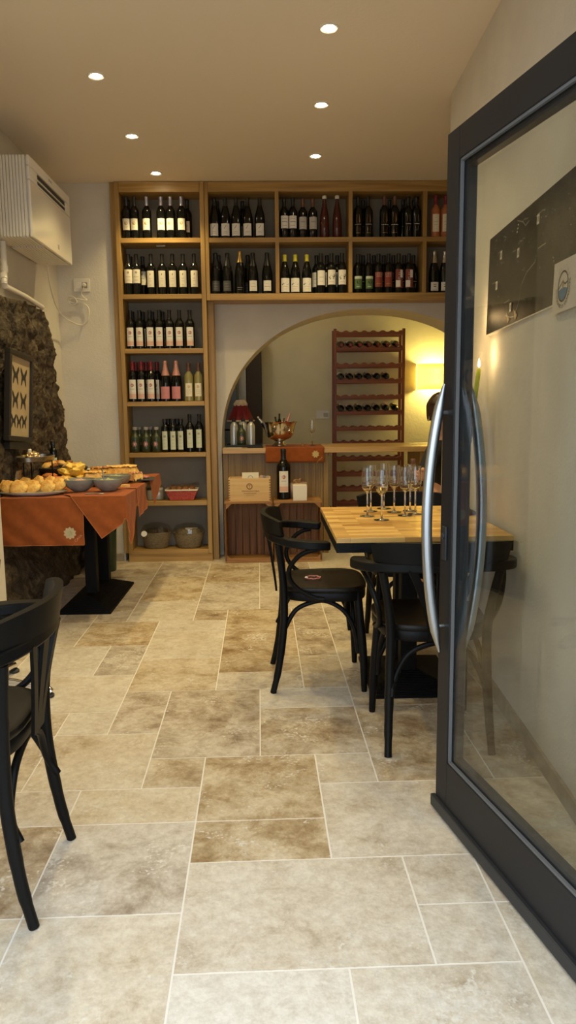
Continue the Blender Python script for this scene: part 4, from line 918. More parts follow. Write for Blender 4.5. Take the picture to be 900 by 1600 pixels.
# ================================================================== CRATES AND WHAT STANDS ON THEM
def make_crate(label, x0):
    t = thing('wooden_crate', label, 'crate', (x0+.195, 5.9, 0), 0, 'wooden crates before the bar'); w, h, d = .388, .498, .285; a = -w/2
    MB().box((a, 0, h-.014), (-a, d, h)).build('top_board', M['cratex'], t, bevel=.0015)
    MB().box((a, 0, 0), (-a, d, .014)).build('bottom_board', M['cratex'], t, bevel=.0015)
    for s in (0, 1): x = a if s == 0 else -a-.013; MB().box((x, 0, .0145), (x+.013, d, h-.0145)).build('side_board', M['crate'], t, bevel=.0015)
    mb = MB(); n_ = 6; ww = (w-.028)/n_
    for i in range(n_): mb.box((a+.0135+ww*i+.003, d-.014, .015), (a+.0135+ww*(i+1)-.003, d-.002, h-.015))
    mb.build('back_slats', M['crate'], t, bevel=.001)
    mb = MB().box((a+.014, .004, .0145), (-a-.014, .016, .036)).box((a+.014, .03, .0145), (-a-.014, .09, .022)); mb.build('front_lip', M['cratex'], t, bevel=.001)
    for sx in (-1, 1):
        for zz, sz in ((.0145, 1), (h-.0145, -1)):
            xx = sx*(w/2-.0135); MB().prism([(xx, .002, zz), (xx-sx*.045, .002, zz), (xx, .002, zz+sz*.045)], (0, .03, 0)).build('corner_block', M['cratex'], t)
    return t
c1 = make_crate('dark slatted wooden crate under the pine wine box', -.369); c2 = make_crate('dark slatted wooden crate under the magnum bottle', .029)
CT = .4985
bxw = thing('wine_case', 'pale pine wine box with branded round emblem on the crate', 'box', (-.163, 5.93, CT)); w_, h_, d_ = .338, .187, .17
MB().box((-w_/2, 0, 0), (w_/2, .012, h_)).build('front_board', M['pinebox'], bxw, bevel=.001)
MB().box((-w_/2, d_-.012, 0), (w_/2, d_, h_)).build('back_board', M['pinebox'], bxw, bevel=.001)
for s in (-1, 1):
    x = -w_/2 if s < 0 else w_/2-.012; MB().box((x, .0125, .0), (x+.012, d_-.0125, h_)).build('end_board', M['pinebox'], bxw, bevel=.001)
MB().box((-w_/2+.0125, .0125, 0), (w_/2-.0125, d_-.0125, .01)).build('bottom_board', M['pinebox'], bxw)
for s in (-1, 1):
    mb = MB(); x = s*(w_/2-.005)
    for k in range(9): mb.box((x-.0062, -.0006, .006+k*.02), (x+.0062, .0, .016+k*.02))
    mb.build('finger_joint', M['crate'], bxw, smooth=0)
mb = MB(); ez = .122
for i in range(36):
    a, b_ = 2*pi*i/36, 2*pi*(i+1)/36; mb.add([(.018*cos(a), -.001, ez+.018*sin(a)), (.0245*cos(a), -.001, ez+.0245*sin(a)), (.0245*cos(b_), -.001, ez+.0245*sin(b_)), (.018*cos(b_), -.001, ez+.018*sin(b_))], [(0, 1, 2, 3)])
put_text(mb, 'T', .034, (0, -.001, ez-.012), (1, 0, 0), (0, 0, 1)); put_text(mb, 'PRIMIS ANCORA' if False else 'PRIMIS', .020, (-.034, -.001, .076), (1, 0, 0), (0, 0, 1)); put_text(mb, 'ANCORA', .020, (.036, -.001, .076), (1, 0, 0), (0, 0, 1))
mb.box((-.05, -.001, .062), (.055, -.0006, .065)).box((-.034, -.001, .048), (.036, -.0006, .050)); mb.build('branded_emblem', M['crate'], bxw, smooth=0)
t = thing('price_card', 'white card with half ring print standing in the pine box', 'card', (-.155, 5.955, CT+.0105)); MB().box((-.067, 0, 0), (.067, .003, .222)).build('sheet', M['card'], t)
mb = MB()
for i in range(18):
    a, b_ = pi*i/18, pi*(i+1)/18; mb.add([(.016*cos(a)+.0, -.0006, .178+.016*sin(a)), (.020*cos(a), -.0006, .178+.020*sin(a)), (.020*cos(b_), -.0006, .178+.020*sin(b_)), (.016*cos(b_), -.0006, .178+.016*sin(b_))], [(0, 1, 2, 3)])
mb.build('ring_print', M['greyink'], t, smooth=0)
for i, (x, mt, lb) in enumerate(((-.078, 'terracotta', 'thin brown leaflet standing beside the white card'), (-.055, 'leaflet', 'dark and white leaflet standing in the pine box'), (-.027, 'greylab', 'grey folded leaflet standing at the pine box end'))):
    slab('leaflet', lb, 'leaflet', (x, 5.958+.03*i, CT+.0105), (x+.022, 5.963+.03*i, CT+.21-.006*i), M[mt])
mg = make_bottle('magnum_bottle', 'bord', .413, 'bottle', 'capblack', None, ('white', .044, .170, .078), [('flower', 'crimson', (.0185, .22)), ('lines', 'ink', [(.02, .5, .003)]), ('lines', 'gold', [(-.16, .9, .002)]), ('band', 'blush', (-.46, -.22))], hs=1.56)
mg.location = (aty(443.5, 777, 6.07).x, 6.07, CT); tag(mg, 'large magnum bottle with crimson flower label standing on the crate', 'wine')
slab('white_box', 'small plain white cube box on the crate beside the magnum', 'box', (.188, 5.925, CT), (.300, 6.03, CT+.125), M['white'], bevel=.002)
pot = thing('cork_bowl', 'round pale bowl full of corks behind the white box', 'bowl', (.235, 6.115, CT))
MB().lathe([(.045, 0), (.05, .003), (.078, .05), (.082, .095), (.074, .13), (.070, .13), (.077, .094), (.07, .05), (0, .02)], 32).build('bowl_body', M['terracotta'], pot)
rc = random.Random(2); kp = None
for i in range(10):
    a = rc.uniform(0, 6.28); r = .014+.042*(i % 3)/2; loc = (.235+r*cos(i*2.1), 6.115+r*sin(i*2.1), CT+.125+.013*(i//4)); lab = 'loose wine cork heaped in the pale bowl behind the white box'
    if kp is None:
        kp = MB().lathe([(.010, -.021), (.011, -.019), (.011, .019), (.010, .021)], 14).build('bottle_cork', M['cork'], None); tag(kp, lab, 'cork', 'corks in the bowl'); o = kp
    else: o = kp.copy(); COL.objects.link(o)
    o.location = loc; o.rotation_euler = (rc.uniform(1.2, 1.9), 0, a)
# ================================================================== BENTWOOD ARMCHAIRS (front = local +y)
def make_chair():
    t = thing('bentwood_armchair', '', 'chair', (0, 0, 0), 0, 'black bentwood armchairs')
    # seat: rounded square plate with a bent ring under it
    def outline(s, k=40):
        pts = []
        for i in range(k):
            a = 2*pi*i/k; n_ = 2/3.4
            x = .205*math.copysign(abs(cos(a))**n_, cos(a)); y = .195*math.copysign(abs(sin(a))**n_, sin(a))
            x *= 1 + .10*(y/.195)*.8; pts.append((x*s, y*s+.015))
        return pts
    mb = MB(); k = 40; rings = [(.0, .468), (.55, .466), (.86, .469), (.94, .473), (.985, .472), (1.0, .467), (1.0, .455), (.985, .452)]
    vs = []; fs = []
    for s, z in rings: vs += [(x, y, z) for x, y in outline(max(s, .001), k)]
    for i in range(len(rings)-1):
        for j in range(k): j2 = (j+1) % k; fs.append((i*k+j, (i+1)*k+j, (i+1)*k+j2, i*k+j2))
    mb.add(vs, fs); seat = mb.build('seat', M['seat'], t, smooth=50)
    mb = MB(); vs = []; fs = []
    for s, z in ((.97, .452), (.985, .448), (.985, .418), (.97, .412), (.86, .412), (.86, .452)): vs += [(x, y, z) for x, y in outline(s, k)]
    for i in range(5):
        for j in range(k): j2 = (j+1) % k; fs.append((i*k+j, (i+1)*k+j, (i+1)*k+j2, i*k+j2))
    mb.add(vs, fs); mb.build('seat_ring', M['chair'], t, smooth=50)
    for s in (-1, 1):
        MB().tube(bez([(s*.190, .188, 0), (s*.184, .184, .16), (s*.174, .170, .32), (s*.168, .158, .45)], 6), [.0125, .0135, .0145, .0155, .0165, .017, .0175, .018, .0185, .019, .019, .019, .019, .019, .019, .019, .019, .019, .019][:19], 14).build('leg', M['chair'], t, smooth=60)
        MB().tube(bez([(s*.188, -.215, 0), (s*.183, -.188, .12), (s*.176, -.165, .30), (s*.174, -.163, .45), (s*.186, -.172, .56), (s*.208, -.186, .675)], 6), [.0135]*4+[.0155]*4+[.017]*15+[.0155]*8, 14).build('leg', M['chair'], t, smooth=60)
    # arms and back rail in one horseshoe, crest board above
    hp = bez([(-.262, .028, .672), (-.276, -.04, .677), (-.268, -.100, .682), (-.240, -.155, .688), (-.170, -.203, .692), (-.085, -.226, .694), (0, -.233, .694), (.085, -.226, .694), (.170, -.203, .692), (.240, -.155, .688), (.268, -.100, .682), (.276, -.04, .677), (.262, .028, .672)], 6)
    n_ = len(hp); ww = []; 
    for i in range(n_):
        e_ = min(i, n_-1-i); ww.append(.062 - .034*min(1, max(0, (e_-6)/22)) if e_ > 1 else (.050 if e_ == 0 else .060))
    MB().ribbon(hp, ww, .034).build('arm_rail', M['chair'], t, smooth=50, bevel=.006)
    def crest(u, v, d):
        a = radians(-57 + 114*u); x = .262*sin(a); y = -.230 + .135*(1-cos(a))*1.15
        hgt = .078*(1-.18*abs(2*u-1)**4); z = .708 + hgt*v; r = 1 + .05*v; 
        return V((x*r*(1+d), y - .012*v - d*.26*cos(a), z))
    mb = MB(); mb.grid(lambda u, v: crest(u, v, 0), 28, 5); a0 = len(mb.v); mb.grid(lambda u, v: crest(1-u, v, .085), 28, 5)
    nv = 6; 
    for i in range(28):
        for (j, ) in ((0,), (5,)):
            p, q = i*nv+j, (i+1)*nv+j; p2, q2 = a0+(28-i)*nv+j, a0+(27-i)*nv+j; mb.f.append((p, q, q2, p2)); mb.m.append(0)
    for j in range(5):
        mb.f.append((j, j+1, a0+28*nv+j+1, a0+28*nv+j)); mb.m.append(0); mb.f.append((28*nv+j, 28*nv+j+1, a0+j+1, a0+j)); mb.m.append(0)
    mb.build('backrest', M['chair'], t, smooth=50)
    # splat: a tongue on the seat edge that fans into three slats
    def sl(x0, x1, w0, w1, y0=-.190, y1=-.226):
        pts = []; W_ = []
        for i in range(9):
            q = i/8; pts.append((x0+(x1-x0)*q**1.5, y0+(y1-y0)*q**1.15, .425+.262*q)); W_.append(w0+(w1-w0)*q)
        return pts, W_
    for x0, x1, w0, w1 in ((0, 0, .034, .052), (-.028, -.112, .030, .032), (.028, .112, .030, .032)):
        pts, W_ = sl(x0, x1, w0, w1); mb = MB(); vs = []; fs = []
        for (x, y, z), w in zip(pts, W_): vs += [(x-w/2, y, z), (x+w/2, y, z), (x+w/2, y-.009, z), (x-w/2, y-.009, z)]
        for i in range(8):
            for j in range(4): j2 = (j+1) % 4; fs.append((i*4+j, i*4+j2, i*4+4+j2, i*4+4+j))
        fs += [(3, 2, 1, 0), (32, 33, 34, 35)]; mb.add(vs, fs); mb.build('back_slat', M['chair'], t, smooth=30)
    # C-shaped arm supports and hoop stretchers
    for s in (-1, 1):
        MB().tube(bez([(s*.264, -.02, .656), (s*.258, -.06, .648), (s*.245, -.105, .620), (s*.226, -.140, .565), (s*.212, -.135, .515), (s*.205, -.095, .468), (s*.204, -.03, .432), (s*.206, .01, .425)], 6), .0105, 10).build('arm_support', M['chair'], t, smooth=60)
        MB().tube(bez([(s*.170, -.180, .235), (s*.166, -.160, .285), (s*.160, -.110, .368), (s*.156, -.03, .402), (s*.156, .03, .402), (s*.160, .10, .360), (s*.166, .145, .28), (s*.171, .163, .17)], 6), .0105, 10).build('stretcher', M['chair'], t, smooth=60)
    for y0, yy in ((-.19, -.165), (.166, .145)):
        MB().tube(bez([(-.172, y0, .215), (-.158, yy, .275), (-.11, yy, .365), (-.03, yy, .402), (.03, yy, .402), (.11, yy, .365), (.158, yy, .275), (.172, y0, .215)], 6), .0105, 10).build('stretcher', M['chair'], t, smooth=60)
    return t
ch = make_chair()
def chair(first, x, y, rz, label):
    o = ch if first else dup(ch, (x, y, 0), rz)
    o.location = (x, y, 0); o.rotation_euler = (0, 0, rz); o['label'] = label; return o
chair(True, .218, 3.312, -pi/2, 'black bentwood armchair with a pink bracelet lying on its seat')
chair(False, -.808, 1.842, pi/2+.02, 'black bentwood armchair cut by the picture edge, turned to the stone wall')
chair(False, .600, 2.715, 0, 'black bentwood armchair with its back to the door, pushed under the block table')
chair(False, .715, 3.757, pi, 'black bentwood armchair at the far end of the block table, facing the entrance')
pch = chair(False, 1.25, 5.10, pi-.5, 'black bentwood armchair behind the door where the dark-haired person sits')
mb = MB(); c = V((0, 0, 0)); pts = arc(c, (1, 0, 0), (0, 1, 0), .034, .029, 0, 2*pi, 28)
mb.tube([p + V((0, 0, .0014*sin(i*1.7)+.0012)) for i, p in enumerate(pts)], .0034, 8, caps=False)
br = mb.build('bracelet', M['pinkband'], None, loc=(aty(489, 904, 3.31).x, 3.305, .4752)); tag(br, 'pink braided bracelet lying on the black chair seat', 'bracelet')
MB().blob((-.031, -.012, .005), (.009, .005, .004), 10).build('clasp', M['china'], br)

# ================================================================== BLOCK TABLE
TX0, TX1, TY0, TY1, TZ = .252, .935, 2.775, 3.66, .752
tb = thing('bistro_table', 'butcher-block top bistro table with black iron base, holding the glasses', 'table', ((TX0+TX1)/2, (TY0+TY1)/2, 0)); O5 = tb.location
W(MB(), (TX0, TY0, TZ-.020), (TX1, TY1, TZ), O5).build('table_top', M['butcher'], tb, bevel=.002)
mb = MB()
for lo, hi in (((TX0, TY0, .694), (TX1, TY0+.012, .7315)), ((TX0, TY1-.012, .694), (TX1, TY1, .7315)), ((TX0, TY0+.012, .694), (TX0+.012, TY1-.012, .7315)), ((TX1-.012, TY0+.012, .694), (TX1, TY1-.012, .7315))): W(mb, lo, hi, O5)
mb.build('apron', M['iron'], tb, bevel=.0015)
def iron_base(t, cx, cy, lx, ly, cols, ztop):
    mb = MB(); n_ = 9; mb.box((cx-lx/2, cy-ly/2, 0), (cx+lx/2, cy+ly/2, .012))
    for i in range(n_):
        q = 1-.105*i; q2 = q-.052; z = .012+.0075*i
        a, b_ = (lx/2)*q, max(.05, ly/2-(lx/2)*(1-q)); mb.box((cx-a, cy-b_, z-.004), (cx+a, cy+b_, z+.004)); a, b_ = (lx/2)*q2, max(.05, ly/2-(lx/2)*(1-q2)); mb.box((cx-a, cy-b_, z), (cx+a, cy+b_, z+.0075))
    mb.build('base', M['iron'], t, smooth=0, bevel=.0012)
    for x, y in cols:
        MB().box((x-.036, y-.036, .075), (x+.036, y+.036, ztop-.012)).build('column', M['iron'], t, bevel=.004)
        MB().box((x-.11, y-.11, ztop-.012), (x+.11, y+.11, ztop)).build('mounting_plate', M['iron'], t, bevel=.002)
iron_base(tb, .625-O5.x, 3.285-O5.y, .39, .51, [(.61-O5.x, 3.20-O5.y), (.61-O5.x, 3.36-O5.y)], .7315)
# glasses
gp = [(573.8, 808, .012, 'with a splash of wine, at the table corner'), (579.2, 800.2, .0, 'empty, behind the corner glass'), (596.2, 813.8, .034, 'with the most wine, front one of the cluster'), (599.8, 796, .0, 'empty, hidden mostly behind the fullest glass'),
      (615.8, 801.5, .006, 'almost empty, middle of the cluster'), (632.6, 806.7, .010, 'with a little wine, front of the door-side pair'), (640.5, 799.5, .003, 'almost empty, behind the door-side pair'), (648.6, 804.5, .006, 'almost empty, closest to the steel handle')]
for px, py, wn, lb in gp:
    p = atz(px, py-1, TZ); make_flute('champagne_flute', 'champagne flute %s' % lb, (p.x, p.y, TZ), wn, group='flutes on the block table')
# candelabra
cb = thing('candelabra', 'dark iron three-branch candelabra with green candles behind the glass door', 'candelabra', (.878, 3.38, TZ)); 
MB().lathe([(.078, 0), (.080, .006), (.070, .014), (.052, .020), (.046, .034), (.022, .042), (.016, .05), (.021, .062), (.025, .074), (.019, .086), (.013, .094), (.016, .12), (.024, .20), (.031, .27), (.034, .31), (.026, .335), (.014, .35), (.010, .40)], 32).build('pedestal', M['pedestal'], cb, smooth=60)
cups = [((.024, .0, .545), (.0, .0, .10), .205), ((.018, -.12, .435), (.012, .0, .10), .140), ((-.004, .12, .435), (-.004, 0, .10), .140)]
MB().tube([(0, 0, .39), (.012, .0, .46), (.024, .0, .505)], .008, 10).build('branch', M['iron'], cb)
for (x, y, z), lean, ln in cups[1:]:
    MB().tube(bez([(0, 0, .37), (x*.35, y*.35, .335), (x*.75, y*.75, .335), (x*1.0, y*1.0, z-.045)], 8), .007, 10).build('branch', M['iron'], cb)
for q, ((x, y, z), lean, ln) in enumerate(cups):
    c_ = MB().lathe([(.005, -.045), (.030, -.038), (.031, -.035), (.010, -.030), (.009, -.022), (.018, -.006), (.021, .012), (.026, .016), (.026, .019), (.013, .018), (.012, .004)], 24, c=(x, y, z)).build('candle_cup', M['iron'], cb)
    for k in range(5):
        a = 2*pi*k/5+.5; xx, yy = x+.027*cos(a), y+.027*sin(a); mb = MB()
        for zz, rr in ((-.045, .0035), (-.056, .0038), (-.068, .0036)): mb.blob((xx, yy, z+zz), (rr, rr, rr*1.3), 8)
        mb.lathe([(0, -.108), (.0045, -.098), (.0052, -.088), (.0015, -.075)], 10, c=(xx, yy, z)); mb.tube([(xx, yy, z-.036), (xx, yy, z-.08)], .0009, 5); mb.build('drop', M['iron'], c_)
    b0 = V((x, y, z+.006)); b1 = b0 + V(lean).normalized()*.0 + V((lean[0]*2.0, lean[1], ln+.075))
    cn = MB().tube([b0, b0+(b1-b0)*.5, b1-(b1-b0)*.02, b1], [.0115, .0105, .0095, .006], 16)
    th_ = thing('taper_candle', ['green taper candle in the tallest middle cup of the candelabra', 'leaning green taper candle in the lower wall-side cup, burning', 'green taper candle in the cup hidden behind the door frame'][q], 'candle', V(cb.location)+V((0, 0, 0)), 0, 'candles on the candelabra')
    cn.build('wax', M['candle'], th_, smooth=50); dv = (b1-b0).normalized()
    MB().tube([b1, b1+dv*.012], .0012, 6).build('wick', M['ink'], th_)
    MB().lathe([(0.0003, .004), (.004, .009), (.0058, .017), (.0042, .028), (.0018, .037), (0.0003, .043)], 14, c=b1).build('flame', M['flame'], th_)
    ld = bpy.data.lights.new('candle_light', 'POINT'); ld.energy = 1.1; ld.color = (1, .6, .25); ld.shadow_soft_size = .012
    lo = bpy.data.objects.new('candle_light', ld); COL.objects.link(lo); lo.location = V(cb.location)+b1+V((0, 0, .06))

# ================================================================== SEATED PERSON BEYOND THE TABLE
def skinmesh(name, joints, edges, mat, parent=None, sub=2, root=0):
    me = bpy.data.meshes.new(name); me.from_pydata([j[0] for j in joints], edges, []); me.materials.append(mat)
    o = bpy.data.objects.new(name, me); COL.objects.link(o)
    if parent: o.parent = parent
    sk = o.modifiers.new('skin', 'SKIN'); sk.use_smooth_shade = True
    for i, (_, r) in enumerate(joints):
        d = me.skin_vertices[0].data[i]; d.radius = (r, r) if not isinstance(r, tuple) else r; d.use_root = (i == root)
    s = o.modifiers.new('subsurf', 'SUBSURF'); s.levels = s.render_levels = sub
    return o
PX, PY = 1.205, 5.0          # hips in the chair; the body turns towards the room, one forearm reaches to the bottle
J = []; E_ = []
def j(p, r, link=None):
    J.append((p, r)); 
    if link is not None: E_.append((link, len(J)-1))
    return len(J)-1
hip = j((PX+.06, PY+.10, .61), (.15, .11)); waist = j((PX+.04, PY+.08, .74), (.125, .095), hip); chest = j((PX+.01, PY+.05, .91), (.145, .10), waist); nb_ = j((PX-.01, PY+.03, 1.02), (.07, .065), chest)
nk = j((PX-.025, PY+.005, 1.085), .05, nb_); hd = j((PX-.035, PY-.02, 1.15), (.066, .075), nk); ht = j((PX-.04, PY-.03, 1.235), (.078, .092), hd); tp = j((PX-.04, PY-.02, 1.295), (.05, .06), ht)
nose = j((PX-.052, PY-.128, 1.205), .012, ht)
HB = V((.878, 4.36, .835))     # palm of the hand at the bottle
def arm(sx, el, wr, palm):
    s = j((PX+sx*.17, PY+.04, .975), .055, chest) if sx > 0 else j((PX-.095, PY-.07, .955), .055, chest); e = j(el, .045, s); w = j(wr, .027, e); p = j(palm, (.036, .02), w); return p
pr = arm(-1, (.985, 4.67, .80), (.945, 4.42, .82), tuple(HB + V((.020, .015, 0))))
pl = arm(1, (PX+.27, PY-.10, .76), (PX+.17, PY-.30, .70), (PX+.12, PY-.37, .68))
for palm, dr, sp in ((V(J[pr][0]), V((-.70, -.62, -.10)), V((.1, -.05, 1))), (V(J[pl][0]), V((-.6, -.75, -.2)), V((.6, -.5, .3)))):
    dr = dr.normalized(); sp = (sp-dr*sp.dot(dr)).normalized(); n_ = dr.cross(sp); idx = pr if palm == V(J[pr][0]) else pl
    for k, (o_, L_) in enumerate(((.030, .070), (.010, .080), (-.010, .076), (-.029, .060))):
        b_ = j(tuple(palm+sp*o_+dr*.030), .0105, idx); c1_ = j(tuple(palm+sp*o_+dr*(.030+L_*.45)-n_*.010), .0095, b_); c2_ = j(tuple(palm+sp*o_*.9+dr*(.03+L_*.72)-n_*.030), .0085, c1_); j(tuple(palm+sp*o_*.85+dr*(.03+L_*.70)-n_*.050), .007, c2_)
    tb_ = j(tuple(palm+sp*.034-dr*.005-n_*.012), .012, idx); t2 = j(tuple(palm+sp*.052+dr*.018-n_*.032), .0105, tb_); j(tuple(palm+sp*.048+dr*.040-n_*.045), .009, t2)
for s in (-1, 1):
    h_ = j((PX+.05+s*.095, PY+.04+s*.03, .575), .080, hip); kn = j((PX-.13+s*.10, PY-.30+s*.03, .56), .060, h_); an = j((PX-.13+s*.10, PY-.29+s*.03, .10), .040, kn); j((PX-.18+s*.10, PY-.37+s*.03, .045), (.034, .040), an)
per = skinmesh('person', J, E_, M['skin'])
tag(per, 'seated dark-haired person in black holding a bottle, mostly hidden by the door', 'person')
# clothes follow the same skeleton, a little larger
keep = [hip, waist, chest, nb_]; 
def clothes(name, idxs, grow, mat):
    mp_ = {a: i for i, a in enumerate(idxs)}; jj = [(J[a][0], tuple(q+grow for q in J[a][1]) if isinstance(J[a][1], tuple) else J[a][1]+grow) for a in idxs]
    return skinmesh(name, jj, [(mp_[a], mp_[b_]) for a, b_ in E_ if a in mp_ and b_ in mp_], mat, per)
def chain(end): 
    out_ = [end]; 
    while True:
        p = [a for a, b_ in E_ if b_ == out_[-1]]
        if not p: return out_[::-1]
        out_.append(p[0])
armsA = [i for i in chain(pr) if i not in chain(pr)[:3] and i != pr]; armsB = [i for i in chain(pl) if i not in chain(pl)[:3] and i != pl]
clothes('sweater', [hip, waist, chest, nb_] + armsA + armsB, .014, M['sweater'])
legs = []
for i in range(len(J)):
    if J[i][0][2] < .56 and i != hip: legs.append(i)
legs = [i for i in legs if J[i][0][2] > .08]
clothes('trousers', [hip] + legs, .016, M['sweater'])
for s in (-1, 1):
    a = V((PX-.165+s*.10, PY-.35+s*.03, 0)); MB().blob((a.x, a.y, .045), (.048, .125, .05), 16, flat=.85).build('shoe', M['black'], per)
hc = V((PX-.04, PY-.012, 1.215))
def hair(u, v):
    th = pi*.64*v; ph = 2*pi*u; d = V((sin(th)*sin(ph), sin(th)*cos(ph), cos(th)))
    front = max(0, -d.y); r = 1.0 + .05*noise.noise(d*3) ; z = d.z*.112*r - (.10*max(0, v-.7) if front < .35 else 0); 
    y = d.y*.112*r; 
    if front > .3 and v > .62: y *= .80
    return hc + V((d.x*.098*r, y+.006, z+.012))
MB().grid(hair, 36, 18).build('hair', M['hair'], per, solid=.008)
MB().blob(tuple(hc+V((.02, .105, .01))), (.05, .05, .05), 14, .1).build('hair_bun', M['hair'], per)
for s in (-1, 1):
    MB().blob((PX-.04+s*.032, PY-.112, 1.228), (.013, .008, .008), 12).build('eye', M['eyewhite'], per)
    MB().blob((PX-.04+s*.082, PY-.02, 1.215), (.012, .02, .032), 12).build('ear', M['skin'], per)
    MB().tube(arc((PX-.045+s*.088, PY-.03, 1.165), (0, 1, 0), (0, 0, 1), .012, .016, 0, 2*pi, 16), .002, 6, caps=False).build('earring', M['silver'], per)
MB().blob((PX-.047, PY-.103, 1.162), (.024, .010, .008), 12).build('mouth', M['lips'], per)
hb = make_bottle('sparkling_wine_bottle', 'champ', .30, 'bottle', 'capbrown', .225, ('capgold', .085, .150, .060), [('lines', 'white', [(.2, .5, .003), (-.2, .6, .002)])], hs=.85)
hb.matrix_world = Matrix.Translation((.826, 4.30, .642)) @ Matrix.Rotation(radians(2.5), 4, 'Y'); tag(hb, 'dark sparkling wine bottle with round gold label held in the person hand', 'sparkling wine')

# ================================================================== CHROME STOOL BY THE STONE WALL (only a foot shows)
sb = atz(78, 1086, 0); st = thing('swivel_stool', 'chrome star-base swivel stool whose foot shows behind the black chair', 'stool', (-1.28, 3.17, 0))
MB().lathe([(.026, .05), (.030, .07), (.026, .40), (.020, .41), (.020, .56)], 20).build('post', M['chrome'], st)
for k in range(4):
    a = radians(-8 + 90*k); d = V((cos(a), sin(a), 0)); L_ = .30 if k == 0 else .28
    if k == 2: L_ = .10
    MB().tube([d*.01+V((0, 0, .075)), d*(L_*.5)+V((0, 0, .058)), d*L_+V((0, 0, .035)), d*(L_+.015)+V((0, 0, .024))], [.020, .019, .017, .013], 12).build('base_arm', M['chrome'], st)
    MB().lathe([(.020, 0), (.024, .003), (.024, .012), (.018, .016)], 16, c=tuple(d*L_)).build('glide', M['rubber'], st)
MB().lathe([(0, .56), (.10, .565), (.105, .60), (.09, .62), (0, .625)], 28).build('stool_seat', M['black'], st)
WORLD_S, EXPO = 3.0, 0.0
# ================================================================== BUFFET TABLE
XE, YE, BX0, BY1, BZ = -.835, 4.19, -1.515, 5.55, .752
bt = thing('buffet_table', 'long table with twin black iron columns under orange cloths by the stone wall', 'table', (-1.12, 4.87, 0)); O6 = bt.location
W(MB(), (BX0, YE, BZ-.026), (XE, BY1, BZ), O6).build('table_top', M['butcher'], bt, bevel=.002)
iron_base(bt, -1.15-O6.x, 4.835-O6.y, .325, .79, [(-1.155-O6.x, 4.70-O6.y), (-1.155-O6.x, 5.06-O6.y)], BZ-.0265)
def fold(X, Y, zt, k=.05):
    ox, oy = max(0, X-XE), max(0, YE-Y)
    if ox == 0 and oy == 0: return V((X, Y, zt))
    r = hypot(ox, oy); a = atan2(oy, ox); e_ = .0065+(zt-BZ)*.9 + k*r + .006*r*sin(X*38+Y*45)*3
    return V((min(X, XE)+cos(a)*e_, max(Y, YE)-sin(a)*e_, zt-r+min(.004, r)))
def cloth(label, c, e1, e2, l1, l2, zt, n1=44, n2=44, k=.05):
    c, e1, e2 = V((*c, 0)), V((*e1, 0)).normalized(), V((*e2, 0)).normalized()
    mb = MB().grid(lambda u, v: fold(*(c+e1*l1*u+e2*l2*v).xy, zt+.0012*sin(u*17+v*11), k), n1, n2)
    o = mb.build('table_napkin', M['cloth'], None, solid=.002); tag(o, label, 'tablecloth', 'rust-orange cloths on the buffet')
    mb = MB(); rim = [(i/n1, 0) for i in range(n1)] + [(1, i/n2) for i in range(n2)] + [(1-i/n1, 1) for i in range(n1)] + [(0, 1-i/n2) for i in range(n2)] + [(0, 0)]
    mb.tube([fold(*(c+e1*l1*u+e2*l2*v).xy, zt+.0012*sin(u*17+v*11), k) for u, v in rim], .0022, 6, caps=False); mb.build('hem', M['clothhem'], o)
    return o
clA = cloth('rust-orange cloth with sand flower embroidery hanging over the buffet front', (-1.522, YE-.275), (1, 0), (0, 1), .462, 1.2, BZ+.0045, 60, 160)
cloth('rust-orange cloth lying under the bowls along the room-side table edge', (-1.055, YE+.02), (1, 0), (0, 1), .210, 1.30, BZ+.0045)
cloth('rust-orange cloth draped cornerwise over the buffet front corner', (-.957, YE-.245), (-.566, .824), (.824, .566), .42, .50, BZ+.0115, 110, 110)
cloth('rust-orange cloth strip hanging from the middle of the buffet side', (-1.02, 4.50), (1, .05), (-.05, 1), .365, .30, BZ+.0175, 120, 40)
cloth('rust-orange cloth tip hanging at the far end of the buffet side', (-.655, 5.03), (-.95, -.25), (-.25, .95), .38, .42, BZ+.0235, 100, 100, k=.10)
q = MB(); cx, cz, yq = aty(109.5, 833, 4.165).x, aty(109.5, 833, 4.165).z, 4.1615
q.add([(cx+a, yq, cz+b_) for a, b_ in flower(.0365, 10, .10)], [tuple(range(60))]); o = q.build('embroidered_flower', [M['embroid']], clA, smooth=0)
q = MB(); q.add([(cx+a, yq-.0012, cz+b_) for a, b_ in flower(.017, 8, .30)], [tuple(range(48))]); q.build('flower_heart', [M['salad']], o, smooth=0)
q = MB(); put_text(q, 'LA CAVA', .021, (cx+.040, yq, cz-.045), V((.72, 0, .69)), V((-.69, 0, .72))); q.build('lettering', [M['embroid2']], clA, smooth=0)

FZ = BZ+.026
def onb(px, py, z=FZ): p = atz(px, py, z); return p
# platter with flat breads
pp = onb(50, 771); pt = thing('serving_platter', 'oval grey-rimmed platter of golden flat breads at the buffet front', 'platter', (-1.385, 4.335, BZ+.006))
S = Matrix.Diagonal((1, .62, 1)).to_4x4()
MB().lathe([(.13, 0), (.145, .003), (.195, .016), (.200, .019), (.196, .021), (.150, .010), (0, .009)], 44, mat=S).build('dish', M['china'], pt, loc=(0, 0, 0))
MB().lathe([(.190, .0185), (.2005, .0195), (.202, .022), (.196, .0225)], 44, mat=S).build('rim', M['stoneware'], pt)
fo = random.Random(5); proto_b = {}
def food(kind, px, Y, rad, mat, label, cat, group, tilt=(0, 0, 0), z=None, amp=.16, py=None, name=None):
    X = aty(px, py or 760, Y).x; zz = z if z is not None else FZ+rad[2]
    mb = MB().blob((0, 0, 0), rad, 20, amp, 9); o = mb.build(name or kind, M[mat], None, smooth=80); o.location = (X, Y, zz); o.rotation_euler = tilt
    return tag(o, label, cat, group)
gB = 'flat breads on the platter'
